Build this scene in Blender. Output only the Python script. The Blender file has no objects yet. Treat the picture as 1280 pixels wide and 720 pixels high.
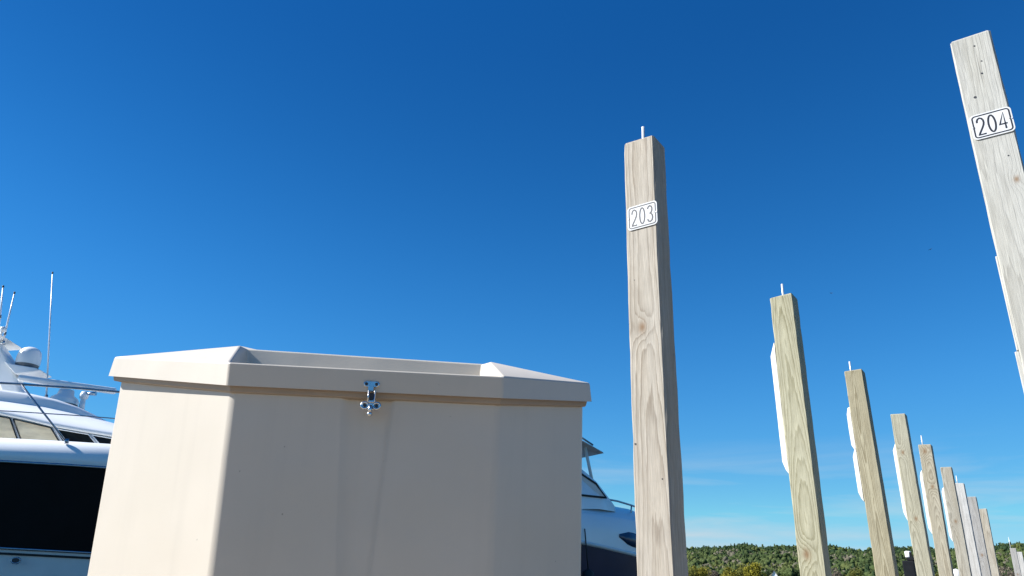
import bpy, bmesh, math, random
import numpy as np
from mathutils import Vector, Matrix
R = math.radians
random.seed(7)
rng = np.random.default_rng(11)
scene = bpy.context.scene
col = scene.collection

# ------------------------------------------------------------------ camera
EYE = 0.38
cam_d = bpy.data.cameras.new('camera')
cam = bpy.data.objects.new('camera', cam_d)
col.objects.link(cam)
cam_d.sensor_width = 36.0
cam_d.lens = 36.0 * 900.0 / 1280.0
cam_d.clip_start = 0.02
cam_d.clip_end = 20000
PITCH, ROLL = R(22.6), R(2.0)
_f = Vector((0, math.cos(PITCH), math.sin(PITCH)))
_r = Vector((1, 0, 0))
_u = _r.cross(_f)
_r2 = _r * math.cos(ROLL) + _u * math.sin(ROLL)
_u2 = -_r * math.sin(ROLL) + _u * math.cos(ROLL)
cam.matrix_world = Matrix(((_r2.x, _u2.x, -_f.x, 0), (_r2.y, _u2.y, -_f.y, 0), (_r2.z, _u2.z, -_f.z, EYE), (0, 0, 0, 1)))
scene.camera = cam

# ------------------------------------------------------------------ light
SUN_AZ, SUN_EL = R(-92.5), R(38.0)       # azimuth clockwise from +Y
SKY_HUE, SKY_SAT = .004, (.70, .497)
SKY_V = [(.12, .18), (.25, .34), (.34, .405), (.43, .47), (.56, .555), (1, .64)]
world = bpy.data.worlds.new('World')
scene.world = world
world.use_nodes = True
wn, wl = world.node_tree.nodes, world.node_tree.links
wn.clear()
w_out = wn.new('ShaderNodeOutputWorld')
w_bg = wn.new('ShaderNodeBackground')
w_bg.inputs['Strength'].default_value = 0.072
sky = wn.new('ShaderNodeTexSky')
sky.sky_type = 'NISHITA'
sky.sun_disc = False
sky.sun_elevation = SUN_EL
sky.sun_rotation = SUN_AZ
sky.altitude = 0.0
sky.air_density = 1.0
sky.dust_density = 0.0
sky.ozone_density = 2.0
# clear-air grading of the sky: deeper hue, flatter towards the horizon
w_sp = wn.new('ShaderNodeSeparateColor'); w_sp.mode = 'HSV'
w_cb = wn.new('ShaderNodeCombineColor'); w_cb.mode = 'HSV'
wl.new(sky.outputs[0], w_sp.inputs[0])
w_h = wn.new('ShaderNodeMath'); w_h.operation = 'ADD'; w_h.inputs[1].default_value = SKY_HUE
wl.new(w_sp.outputs[0], w_h.inputs[0])
w_s = wn.new('ShaderNodeMath'); w_s.operation = 'MULTIPLY_ADD'; w_s.use_clamp = True
w_s.inputs[1].default_value = SKY_SAT[0]; w_s.inputs[2].default_value = SKY_SAT[1]
wl.new(w_sp.outputs[1], w_s.inputs[0])
w_hz = wn.new('ShaderNodeMapRange'); w_hz.inputs['From Min'].default_value = .20; w_hz.inputs['From Max'].default_value = .65
w_hz.inputs['To Min'].default_value = 0.; w_hz.inputs['To Max'].default_value = .007
w_v = wn.new('ShaderNodeFloatCurve')
cv = w_v.mapping.curves[0]
cv.points[0].location = (0, 0); cv.points[1].location = (1, SKY_V[-1][1])
for p in SKY_V[:-1]: cv.points.new(*p)
w_v.mapping.update()
w_k = wn.new('ShaderNodeMath'); w_k.operation = 'MULTIPLY'; w_k.inputs[1].default_value = .1
w_k2 = wn.new('ShaderNodeMath'); w_k2.operation = 'MULTIPLY'; w_k2.inputs[1].default_value = 10.
wl.new(w_sp.outputs[2], w_k.inputs[0]); wl.new(w_k.outputs[0], w_v.inputs['Value']); wl.new(w_v.outputs[0], w_k2.inputs[0])
w_hm = wn.new('ShaderNodeMath'); w_hm.operation = 'MAXIMUM'; w_hm.inputs[1].default_value = .560
wl.new(w_h.outputs[0], w_hm.inputs[0]); w_ha = wn.new('ShaderNodeMath'); w_ha.operation = 'ADD'; wl.new(w_hm.outputs[0], w_ha.inputs[0]); wl.new(w_hz.outputs[0], w_ha.inputs[1]); wl.new(w_ha.outputs[0], w_cb.inputs[0]); wl.new(w_s.outputs[0], w_cb.inputs[1]); w_ez = wn.new('ShaderNodeSeparateXYZ'); w_et = wn.new('ShaderNodeTexCoord')
wl.new(w_et.outputs['Generated'], w_ez.inputs[0])
w_em = wn.new('ShaderNodeMapRange'); w_em.interpolation_type = 'SMOOTHSTEP'
w_em.inputs['From Min'].default_value = .22; w_em.inputs['From Max'].default_value = .68
w_em.inputs['To Min'].default_value = 1.03; w_em.inputs['To Max'].default_value = .745
wl.new(w_ez.outputs['Z'], w_em.inputs['Value']); wl.new(w_ez.outputs['Z'], w_hz.inputs['Value'])
w_k3 = wn.new('ShaderNodeMath'); w_k3.operation = 'MULTIPLY'
wl.new(w_k2.outputs[0], w_k3.inputs[0]); wl.new(w_em.outputs[0], w_k3.inputs[1])
wl.new(w_k3.outputs[0], w_cb.inputs[2])
# thin streaks of high cloud low over the horizon
w_tc = wn.new('ShaderNodeTexCoord')
w_map = wn.new('ShaderNodeMapping')
w_map.inputs['Scale'].default_value = (2.2, 2.2, 22.0)
w_map.inputs['Rotation'].default_value = (0.03, -0.04, 0.4)
w_noise = wn.new('ShaderNodeTexNoise')
w_noise.inputs['Scale'].default_value = 1.6
w_noise.inputs['Detail'].default_value = 7.0
w_noise.inputs['Roughness'].default_value = 0.55
w_noise.inputs['Distortion'].default_value = 0.4
w_ramp = wn.new('ShaderNodeMapRange')
w_ramp.inputs['From Min'].default_value = 0.46
w_ramp.inputs['From Max'].default_value = 0.76
w_sep = wn.new('ShaderNodeSeparateXYZ')
w_lo = wn.new('ShaderNodeMapRange')
w_lo.inputs['From Min'].default_value = 0.19
w_lo.inputs['From Max'].default_value = 0.06
w_mul = wn.new('ShaderNodeMath'); w_mul.operation = 'MULTIPLY'
w_mul2 = wn.new('ShaderNodeMath'); w_mul2.operation = 'MULTIPLY'
w_mul2.inputs[1].default_value = 0.95
w_mix = wn.new('ShaderNodeMixRGB')
w_mix.inputs['Color2'].default_value = (4.2, 4.9, 5.4, 1)
wl.new(w_tc.outputs['Generated'], w_map.inputs['Vector'])
wl.new(w_map.outputs[0], w_noise.inputs['Vector'])
wl.new(w_noise.outputs['Fac'], w_ramp.inputs['Value'])
wl.new(w_tc.outputs['Generated'], w_sep.inputs[0])
wl.new(w_sep.outputs['Z'], w_lo.inputs['Value'])
wl.new(w_ramp.outputs[0], w_mul.inputs[0])
wl.new(w_lo.outputs[0], w_mul.inputs[1])
wl.new(w_mul.outputs[0], w_mul2.inputs[0])
wl.new(w_mul2.outputs[0], w_mix.inputs['Fac'])
wl.new(w_cb.outputs[0], w_mix.inputs['Color1'])
wl.new(w_mix.outputs[0], w_bg.inputs['Color'])
wl.new(w_bg.outputs[0], w_out.inputs['Surface'])

sun_d = bpy.data.lights.new('sun', 'SUN')
sun_d.energy = 5.0
sun_d.angle = R(0.53)
sun_d.color = (1.0, 0.992, 0.975)
sun = bpy.data.objects.new('sun', sun_d)
col.objects.link(sun)
_s = Vector((math.sin(SUN_AZ) * math.cos(SUN_EL), math.cos(SUN_AZ) * math.cos(SUN_EL), math.sin(SUN_EL)))
sun.rotation_euler = (-_s).to_track_quat('-Z', 'Y').to_euler()
sun.location = _s * 50

vs = scene.view_settings
vs.view_transform = 'Standard'
vs.look = 'None'
vs.exposure = 0.97
vs.gamma = 1.0
vs.use_curve_mapping = False

# ------------------------------------------------------------------ helpers
def mat_base(name, color=(.5, .5, .5), rough=.5, metal=0.0, spec=.5):
    m = bpy.data.materials.new(name)
    m.use_nodes = True
    b = m.node_tree.nodes['Principled BSDF']
    b.inputs['Base Color'].default_value = (*color, 1)
    b.inputs['Roughness'].default_value = rough
    b.inputs['Metallic'].default_value = metal
    b.inputs['Specular IOR Level'].default_value = spec
    return m, m.node_tree.nodes, m.node_tree.links, b

def mat_var(name, c1, c2, scale=8.0, rough=.5, metal=0., bump=0., bump_scale=60., stretch=(1, 1, 1), spec=.5, rough2=None):
    """a surface mottled between two close colours, with fine relief"""
    m, n, l, b = mat_base(name, c1, rough, metal, spec)
    tc = n.new('ShaderNodeTexCoord')
    mp = n.new('ShaderNodeMapping'); mp.inputs['Scale'].default_value = stretch
    l.new(tc.outputs['Object'], mp.inputs['Vector'])
    no = n.new('ShaderNodeTexNoise')
    no.inputs['Scale'].default_value = scale; no.inputs['Detail'].default_value = 6
    l.new(mp.outputs[0], no.inputs['Vector'])
    mr = n.new('ShaderNodeMapRange'); mr.inputs['From Min'].default_value = .35; mr.inputs['From Max'].default_value = .65
    l.new(no.outputs['Fac'], mr.inputs['Value'])
    mx = n.new('ShaderNodeMixRGB')
    mx.inputs['Color1'].default_value = (*c1, 1); mx.inputs['Color2'].default_value = (*c2, 1)
    l.new(mr.outputs[0], mx.inputs['Fac'])
    l.new(mx.outputs[0], b.inputs['Base Color'])
    if rough2 is not None:
        r = n.new('ShaderNodeMapRange'); r.inputs['To Min'].default_value = rough; r.inputs['To Max'].default_value = rough2
        l.new(no.outputs['Fac'], r.inputs['Value']); l.new(r.outputs[0], b.inputs['Roughness'])
    if bump:
        n2 = n.new('ShaderNodeTexNoise'); n2.inputs['Scale'].default_value = bump_scale; n2.inputs['Detail'].default_value = 4
        l.new(mp.outputs[0], n2.inputs['Vector'])
        bp = n.new('ShaderNodeBump'); bp.inputs['Strength'].default_value = bump; bp.inputs['Distance'].default_value = .004
        l.new(n2.outputs['Fac'], bp.inputs['Height']); l.new(bp.outputs[0], b.inputs['Normal'])
    return m

def mnode(n, l, op, a, b=None, c=None):
    x = n.new('ShaderNodeMath'); x.operation = op
    for i, v in enumerate((a, b, c)):
        if v is None: continue
        if isinstance(v, (int, float)): x.inputs[i].default_value = v
        else: l.new(v, x.inputs[i])
    return x.outputs[0]

def wood(name, early, late, weather, seed, knots=(), pith=(-.05, .16), freq=95., grey=.5, contrast=1.0):
    """sawn softwood: growth rings cut by the faces of the timber, knots, weathering, checks"""
    early, late, weather = [tuple(c * .95 for c in q) for q in (early, tuple(c * .82 for c in late), weather)]
    m, n, l, b = mat_base(name, early, .8, 0, .25)
    tc = n.new('ShaderNodeTexCoord')
    sep = n.new('ShaderNodeSeparateXYZ'); l.new(tc.outputs['Object'], sep.inputs[0])
    X, Y, Z = sep.outputs
    def noise(scale, stretch, detail=4, off=0., rough=.55):
        mp = n.new('ShaderNodeMapping'); mp.inputs['Scale'].default_value = stretch
        mp.inputs['Location'].default_value = (seed * 3.7 + off, seed * 1.9, seed * 5.1)
        l.new(tc.outputs['Object'], mp.inputs['Vector'])
        no = n.new('ShaderNodeTexNoise'); no.inputs['Scale'].default_value = scale
        no.inputs['Detail'].default_value = detail; no.inputs['Roughness'].default_value = rough
        l.new(mp.outputs[0], no.inputs['Vector'])
        return no
    wander = noise(1.0, (.5, .5, .55), 1)
    wx = n.new('ShaderNodeSeparateXYZ'); l.new(wander.outputs['Color'], wx.inputs[0])
    dx = mnode(n, l, 'ADD', mnode(n, l, 'SUBTRACT', X, pith[0]), mnode(n, l, 'MULTIPLY', mnode(n, l, 'SUBTRACT', wx.outputs[0], .5), .085))
    dy = mnode(n, l, 'ADD', mnode(n, l, 'SUBTRACT', Y, pith[1]), mnode(n, l, 'MULTIPLY', mnode(n, l, 'SUBTRACT', wx.outputs[1], .5), .12))
    taper = mnode(n, l, 'MULTIPLY', Z, .012)
    rad = mnode(n, l, 'SQRT', mnode(n, l, 'ADD', mnode(n, l, 'MULTIPLY', dx, dx), mnode(n, l, 'MULTIPLY', dy, dy)))
    small = noise(1.0, (22, 22, 1.4), 3, 4.)
    rad = mnode(n, l, 'ADD', rad, taper)
    rad = mnode(n, l, 'ADD', rad, mnode(n, l, 'MULTIPLY', mnode(n, l, 'SUBTRACT', small.outputs['Fac'], .5), .009))
    jit = noise(1.0, (120, 120, 10), 3, 7.)
    rad = mnode(n, l, 'ADD', rad, mnode(n, l, 'MULTIPLY', mnode(n, l, 'SUBTRACT', jit.outputs['Fac'], .5), .0035))
    core = None
    for (kx, kz, kr) in knots:
        ex = mnode(n, l, 'DIVIDE', mnode(n, l, 'SUBTRACT', X, kx), kr)
        ez = mnode(n, l, 'DIVIDE', mnode(n, l, 'SUBTRACT', Z, kz), kr * 1.5)
        ey = mnode(n, l, 'DIVIDE', Y, .05)
        d2 = mnode(n, l, 'ADD', mnode(n, l, 'ADD', mnode(n, l, 'MULTIPLY', ex, ex), mnode(n, l, 'MULTIPLY', ez, ez)), mnode(n, l, 'MULTIPLY', ey, ey))
        g = mnode(n, l, 'EXPONENT', mnode(n, l, 'MULTIPLY', d2, -.22))
        rad = mnode(n, l, 'ADD', rad, mnode(n, l, 'MULTIPLY', g, kr * .75))
        c = mnode(n, l, 'EXPONENT', mnode(n, l, 'MULTIPLY', d2, -1.6))
        core = c if core is None else mnode(n, l, 'MAXIMUM', core, c)
    ph = mnode(n, l, 'FRACT', mnode(n, l, 'MULTIPLY', rad, freq * 2.2))
    ring = n.new('ShaderNodeValToRGB')
    ring.color_ramp.elements[0].position = 0.0; ring.color_ramp.elements[0].color = (.15, .15, .15, 1)
    ring.color_ramp.elements[1].position = .62; ring.color_ramp.elements[1].color = (.45, .45, .45, 1)
    e = ring.color_ramp.elements.new(.90); e.color = (1, 1, 1, 1)
    e = ring.color_ramp.elements.new(1.0); e.color = (.15, .15, .15, 1)
    l.new(ph, ring.inputs['Fac'])
    rf = mnode(n, l, 'MULTIPLY', ring.outputs['Color'], contrast * 1.3)
    c1 = n.new('ShaderNodeMixRGB'); c1.inputs['Color1'].default_value = (*early, 1); c1.inputs['Color2'].default_value = (*late, 1)
    l.new(rf, c1.inputs['Fac'])
    # weathered silver streaks
    wth = noise(1.0, (9, 9, 1.1), 5, 9.)
    wr = n.new('ShaderNodeMapRange'); wr.inputs['From Min'].default_value = .32; wr.inputs['From Max'].default_value = .72
    wr.inputs['To Max'].default_value = grey
    l.new(wth.outputs['Fac'], wr.inputs['Value'])
    c2 = n.new('ShaderNodeMixRGB'); c2.inputs['Color2'].default_value = (*weather, 1)
    l.new(wr.outputs[0], c2.inputs['Fac']); l.new(c1.outputs[0], c2.inputs['Color1'])
    # fine fibres
    fib = noise(1.0, (420, 420, 9), 3, 2., .7)
    fr = n.new('ShaderNodeMapRange'); fr.inputs['From Min'].default_value = .25; fr.inputs['From Max'].default_value = .75
    fr.inputs['To Min'].default_value = .66; fr.inputs['To Max'].default_value = 1.28
    l.new(fib.outputs['Fac'], fr.inputs['Value'])
    c3 = n.new('ShaderNodeMixRGB'); c3.blend_type = 'MULTIPLY'; c3.inputs['Fac'].default_value = 1
    l.new(c2.outputs[0], c3.inputs['Color1']); l.new(fr.outputs[0], c3.inputs['Color2'])
    # grey-brown water stains running down, mildew specks
    stn = noise(1.0, (30, 30, 3.0), 5, 21., .65)
    sr = n.new('ShaderNodeMapRange'); sr.inputs['From Min'].default_value = .50; sr.inputs['From Max'].default_value = .72
    sr.inputs['To Max'].default_value = .34
    l.new(stn.outputs['Fac'], sr.inputs['Value'])
    c3b = n.new('ShaderNodeMixRGB'); c3b.inputs['Color2'].default_value = (late[0] * .62, late[1] * .62, late[2] * .62, 1)
    l.new(sr.outputs[0], c3b.inputs['Fac']); l.new(c3.outputs[0], c3b.inputs['Color1'])
    spk = noise(1.0, (150, 150, 70), 2, 33.)
    kr_ = n.new('ShaderNodeMapRange'); kr_.inputs['From Min'].default_value = .74; kr_.inputs['From Max'].default_value = .80
    kr_.inputs['To Max'].default_value = .6
    l.new(spk.outputs['Fac'], kr_.inputs['Value'])
    c3c = n.new('ShaderNodeMixRGB'); c3c.inputs['Color2'].default_value = (.06, .05, .04, 1)
    l.new(kr_.outputs[0], c3c.inputs['Fac']); l.new(c3b.outputs[0], c3c.inputs['Color1'])
    c3 = c3c
    # drying checks: thin dark splits along the grain
    chk = noise(1.0, (95, 95, 1.6), 2, 15.)
    cr = n.new('ShaderNodeMapRange'); cr.inputs['From Min'].default_value = .735; cr.inputs['From Max'].default_value = .78
    cr.inputs['To Max'].default_value = .55
    l.new(chk.outputs['Fac'], cr.inputs['Value'])
    c4 = n.new('ShaderNodeMixRGB'); c4.inputs['Color2'].default_value = (.07, .055, .04, 1)
    l.new(cr.outputs[0], c4.inputs['Fac']); l.new(c3.outputs[0], c4.inputs['Color1'])
    last = c4.outputs[0]
    if core is not None:
        c5 = n.new('ShaderNodeMixRGB'); c5.inputs['Color2'].default_value = (.20, .115, .055, 1)
        l.new(mnode(n, l, 'MULTIPLY', core, .85), c5.inputs['Fac']); l.new(last, c5.inputs['Color1'])
        last = c5.outputs[0]
    l.new(last, b.inputs['Base Color'])
    h = mnode(n, l, 'ADD', mnode(n, l, 'MULTIPLY', fib.outputs['Fac'], .6), mnode(n, l, 'MULTIPLY', ring.outputs['Color'], .4))
    h = mnode(n, l, 'SUBTRACT', h, mnode(n, l, 'MULTIPLY', cr.outputs[0], 1.5))
    bp = n.new('ShaderNodeBump'); bp.inputs['Strength'].default_value = .55; bp.inputs['Distance'].default_value = .0018
    l.new(h, bp.inputs['Height']); l.new(bp.outputs[0], b.inputs['Normal'])
    return m

class MB:
    """collects faces of one part"""
    def __init__(self): self.v = []; self.f = []; self.sm = []
    def add(self, vs_, fs_, smooth=False):
        o = len(self.v)
        self.v += [tuple(map(float, p)) for p in vs_]
        self.f += [tuple(o + i for i in f) for f in fs_]
        self.sm += [smooth] * len(fs_)
        return self
    def box(self, lo, hi):
        (a, b, c), (d, e, f) = lo, hi
        return self.add([(a, b, c), (d, b, c), (d, e, c), (a, e, c), (a, b, f), (d, b, f), (d, e, f), (a, e, f)],
                        [(3, 2, 1, 0), (4, 5, 6, 7), (0, 1, 5, 4), (1, 2, 6, 5), (2, 3, 7, 6), (3, 0, 4, 7)])
    def tube(self, pts, r, seg=10, caps=True):
        pts = [Vector(p) for p in pts]
        rs = r if isinstance(r, (list, tuple)) else [r] * len(pts)
        rings = []
        up = None
        for i, p in enumerate(pts):
            t = (pts[min(i + 1, len(pts) - 1)] - pts[max(i - 1, 0)]).normalized()
            if up is None:
                up = Vector((0, 0, 1)) if abs(t.z) < .9 else Vector((1, 0, 0))
            a = t.cross(up).normalized(); bb = a.cross(t).normalized(); up = bb
            rings.append([p + (a * math.cos(q) + bb * math.sin(q)) * rs[i] for q in [2 * math.pi * k / seg for k in range(seg)]])
        vs_ = [q for g in rings for q in g]
        fs_ = []
        for i in range(len(rings) - 1):
            for k in range(seg):
                k2 = (k + 1) % seg
                fs_.append((i * seg + k, i * seg + k2, (i + 1) * seg + k2, (i + 1) * seg + k))
        self.add(vs_, fs_, True)
        if caps:
            self.add(rings[0], [tuple(range(seg))]); self.add(rings[-1], [tuple(reversed(range(seg)))])
        return self
    def prism(self, poly, axis, a, b):
        """poly: 2D points; axis 'y': (x,z) extruded in y; 'z': (x,y) in z; 'x': (y,z) in x"""
        def mk(p, t):
            return {'y': (p[0], t, p[1]), 'z': (p[0], p[1], t), 'x': (t, p[0], p[1])}[axis]
        n = len(poly)
        vs_ = [mk(p, a) for p in poly] + [mk(p, b) for p in poly]
        fs_ = [tuple(range(n)), tuple(reversed(range(n, 2 * n)))]
        fs_ += [(i, i + n, (i + 1) % n + n, (i + 1) % n) for i in range(n)]
        return self.add(vs_, fs_)
    def loft(self, rows, smooth=True, close=False):
        n = len(rows[0]); vs_ = [p for r in rows for p in r]; fs_ = []
        for i in range(len(rows) - 1):
            for k in range(n if close else n - 1):
                k2 = (k + 1) % n
                fs_.append((i * n + k, i * n + k2, (i + 1) * n + k2, (i + 1) * n + k))
        return self.add(vs_, fs_, smooth)
    def lathe(self, prof, c=(0, 0, 0), seg=20):
        rows = [[(c[0] + r * math.cos(2 * math.pi * k / seg), c[1] + r * math.sin(2 * math.pi * k / seg), c[2] + z) for k in range(seg)] for r, z in prof]
        return self.loft(rows, True, True)
    def build(self, name, mat, parent=None, bevel=0, seg=2, smooth=None, off=None, fix=True, angle=30):
        me = bpy.data.meshes.new(name)
        vv = self.v if off is None else [(p[0] - off[0], p[1] - off[1], p[2] - off[2]) for p in self.v]
        me.from_pydata(vv, [], self.f)
        for p, s in zip(me.polygons, self.sm): p.use_smooth = s
        if fix or bevel:
            bm = bmesh.new(); bm.from_mesh(me)
            bmesh.ops.remove_doubles(bm, verts=bm.verts, dist=1e-5)
            bmesh.ops.recalc_face_normals(bm, faces=bm.faces)
            if bevel:
                es = [e for e in bm.edges if len(e.link_faces) == 2 and e.calc_face_angle(0) > R(angle)]
                bmesh.ops.bevel(bm, geom=es, offset=bevel, segments=seg, profile=.5, affect='EDGES', clamp_overlap=True)
                for f in bm.faces: f.smooth = True
            bm.to_mesh(me); bm.free()
        if smooth is not None:
            for p in me.polygons: p.use_smooth = smooth
        me.materials.append(mat)
        o = bpy.data.objects.new(name, me)
        col.objects.link(o)
        if bevel:
            wnm = o.modifiers.new('wn', 'WEIGHTED_NORMAL'); wnm.keep_sharp = True; wnm.weight = 90
        if parent: o.parent = parent
        return o

def tag(o, label=None, cat=None, group=None, kind=None):
    if label: o['label'] = label
    if cat: o['category'] = cat
    if group: o['group'] = group
    if kind: o['kind'] = kind
    return o

def empty(name, loc=(0, 0, 0), rot=(0, 0, 0)):
    o = bpy.data.objects.new(name, None)
    o.empty_display_size = .2
    o.location = loc; o.rotation_euler = rot
    col.objects.link(o)
    return o

# ------------------------------------------------------------------ materials
M = {}
def gelcoat(name, c1, c2):
    """moulded fibreglass: faint chalking, pale run streaks, a few specks, slight waviness"""
    m = mat_var(name, c1, c2, 4, .36, bump=.04, bump_scale=240, rough2=.5)
    n, l = m.node_tree.nodes, m.node_tree.links; b = n['Principled BSDF']
    src = b.inputs['Base Color'].links[0].from_socket
    tc = n.new('ShaderNodeTexCoord')
    def lay(stretch, lo, hi, amt, colr, det=4):
        nonlocal src
        mp = n.new('ShaderNodeMapping'); mp.inputs['Scale'].default_value = stretch; l.new(tc.outputs['Object'], mp.inputs['Vector'])
        no = n.new('ShaderNodeTexNoise'); no.inputs['Scale'].default_value = 1.; no.inputs['Detail'].default_value = det; l.new(mp.outputs[0], no.inputs['Vector'])
        mr = n.new('ShaderNodeMapRange'); mr.inputs['From Min'].default_value = lo; mr.inputs['From Max'].default_value = hi; mr.inputs['To Max'].default_value = amt
        l.new(no.outputs['Fac'], mr.inputs['Value'])
        mx = n.new('ShaderNodeMixRGB'); mx.inputs['Color2'].default_value = (*colr, 1); l.new(mr.outputs[0], mx.inputs['Fac']); l.new(src, mx.inputs['Color1'])
        src = mx.outputs[0]
    lay((26, 26, 1.3), .52, .80, .22, tuple(c * .80 for c in c1))
    lay((3, 3, 2), .45, .75, .25, tuple(min(1, c * 1.12 + .02) for c in c1))
    lay((70, 70, 70), .815, .83, .6, tuple(c * .35 for c in c1), 1)
    l.new(src, b.inputs['Base Color'])
    bp1 = b.inputs['Normal'].links[0].from_node
    no = n.new('ShaderNodeTexNoise'); no.inputs['Scale'].default_value = 5.5; no.inputs['Detail'].default_value = 1; l.new(tc.outputs['Object'], no.inputs['Vector'])
    bp = n.new('ShaderNodeBump'); bp.inputs['Strength'].default_value = .18; bp.inputs['Distance'].default_value = .02
    l.new(no.outputs['Fac'], bp.inputs['Height']); l.new(bp1.outputs[0], bp.inputs['Normal']); l.new(bp.outputs[0], b.inputs['Normal'])
    return m
M['gel'] = gelcoat('beige_gelcoat', (.54, .482, .40), (.515, .462, .38))
M['gel_shade'] = mat_var('beige_gelcoat_shade', (.30, .245, .195), (.27, .22, .175), 9, .45)  # same beige gelcoat, darkened to paint in the shade under the lid
M['chrome'] = mat_var('polished_steel', (.62, .63, .65), (.50, .51, .53), 40, .2, metal=1., rough2=.32)
M['hole'] = mat_base('dark_hole', (.03, .03, .035), .6)[0]
M['pvc'] = mat_var('white_vinyl', (.72, .695, .63), (.52, .495, .43), 9, .42, bump=.1, bump_scale=50)
M['rod'] = mat_var('galvanised_rod', (.74, .74, .73), (.62, .62, .62), 60, .4, metal=.3)
M['plate'] = mat_var('white_enamel', (.66, .66, .65), (.58, .58, .56), 30, .3)
M['ink'] = mat_base('black_ink', (.02, .02, .025), .4)[0]
M['white'] = mat_var('white_boat_gelcoat', (.86, .86, .84), (.83, .83, .81), 2, .18, rough2=.26)
M['white_dull'] = mat_var('aged_boat_gelcoat', (.72, .71, .68), (.66, .65, .62), 3, .35)
M['black_hull'] = mat_var('black_topsides', (.0025, .0025, .003), (.004, .004, .005), 3, .4, spec=.08)
M['navy'] = mat_var('navy_topsides', (.006, .016, .045), (.008, .020, .055), 3, .25, spec=.15)
M['glass'] = mat_var('dark_tinted_glass', (.006, .006, .007), (.008, .008, .009), 3, .12, spec=.15)
M['tan'] = mat_var('tan_window_cover', (.88, .74, .50), (.66, .54, .35), 4, .5, stretch=(1, 1, 3))
M['blueglass'] = mat_var('blue_grey_window', (.03, .05, .085), (.035, .06, .10), 3, .08)
M['steel_dark'] = mat_var('dark_stainless', (.34, .36, .40), (.28, .30, .34), 20, .18, metal=1.)  # dark stainless of the boat rails and fittings
M['canvas'] = mat_var('grey_hardtop', (.50, .50, .48), (.42, .42, .41), 8, .6)
M['grey_plastic'] = mat_var('grey_plastic', (.18, .185, .19), (.15, .155, .16), 15, .5)
M['whip'] = mat_base('white_fibreglass_whip', (.82, .82, .82), .3)[0]
M['black_post'] = mat_var('black_composite', (.008, .009, .011), (.012, .013, .015), 12, .5, spec=.15)
M['rubber'] = mat_base('black_rubber', (.015, .015, .015), .7)[0]

# ------------------------------------------------------------------ row frame of the pier
ROW = R(36.58)
e_ = Vector((math.sin(ROW), math.cos(ROW), 0))      # along the row
n_ = Vector((math.cos(ROW), -math.sin(ROW), 0))     # to the right of it
def rowpt(along, n, z=0.): return e_ * along + n_ * n + Vector((0, 0, z))

# ------------------------------------------------------------------ setting: water, land, docks
WATER_Z = -0.75
def make_water():
    m, n, l, b = mat_base('lake_water', (.012, .028, .038), .05)
    b.inputs['IOR'].default_value = 1.33
    tc = n.new('ShaderNodeTexCoord')
    n1 = n.new('ShaderNodeTexNoise'); n1.inputs['Scale'].default_value = 1.6; n1.inputs['Detail'].default_value = 5
    l.new(tc.outputs['Object'], n1.inputs['Vector'])
    bp = n.new('ShaderNodeBump'); bp.inputs['Strength'].default_value = .35; bp.inputs['Distance'].default_value = .12
    l.new(n1.outputs['Fac'], bp.inputs['Height']); l.new(bp.outputs[0], b.inputs['Normal'])
    mb = MB(); S = 6000
    mb.add([(-S, -S, WATER_Z), (S, -S, WATER_Z), (S, S, WATER_Z), (-S, S, WATER_Z)], [(0, 1, 2, 3)])
    tag(mb.build('lake_water', m, fix=False), kind='structure')
make_water()

# ridge elevation (degrees, tree tops included) over azimuth
RIDGE = [(-60, 2.0), (-20, 2.3), (0, 2.6), (8, 2.95), (13.4, 3.24), (15.9, 3.25), (17.6, 3.42), (21.3, 3.47), (24.4, 3.40), (25.4, 3.28),
         (27.8, 3.42), (30.2, 3.38), (33.0, 3.52), (33.6, 3.70), (36, 3.80), (45, 3.6), (60, 3.0), (85, 2.2)]
_ra = np.array([a for a, _ in RIDGE]); _re = np.array([b for _, b in RIDGE])
SHORE, CREST = 390., 1000.
def terrain_z(az, rr):
    top = np.tan(np.radians(np.interp(az, _ra, _re))) * CREST + EYE - 10.
    t = np.clip((rr - SHORE) / (CREST - SHORE), 0, None)
    z = np.where(t <= 1, top * t ** 1.15, top - (t - 1) * 26.)
    z = z + 2.0 * np.sin(az * 1.7 + rr * .013) * np.sin(rr * .021 + az * .5) * np.clip(t * 2, 0, 1)
    return np.where(rr < SHORE, -1.6, z + .6)
def make_hill():
    azs = np.linspace(-62, 86, 150); rs = np.concatenate([[SHORE - 20, SHORE - 1], np.linspace(SHORE, 1500, 46)])
    A, RR = np.meshgrid(azs, rs, indexing='ij')
    Z = terrain_z(A, RR)
    rows = []
    for i in range(len(azs)):
        rows.append([(RR[i, j] * math.sin(R(azs[i])), RR[i, j] * math.cos(R(azs[i])), Z[i, j]) for j in range(len(rs))])
    m = mat_var('hill_undergrowth', (.050, .058, .022), (.085, .078, .040), .02, .95)
    tag(MB().loft(rows).build('hillside', m), kind='structure')
make_hill()

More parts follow.
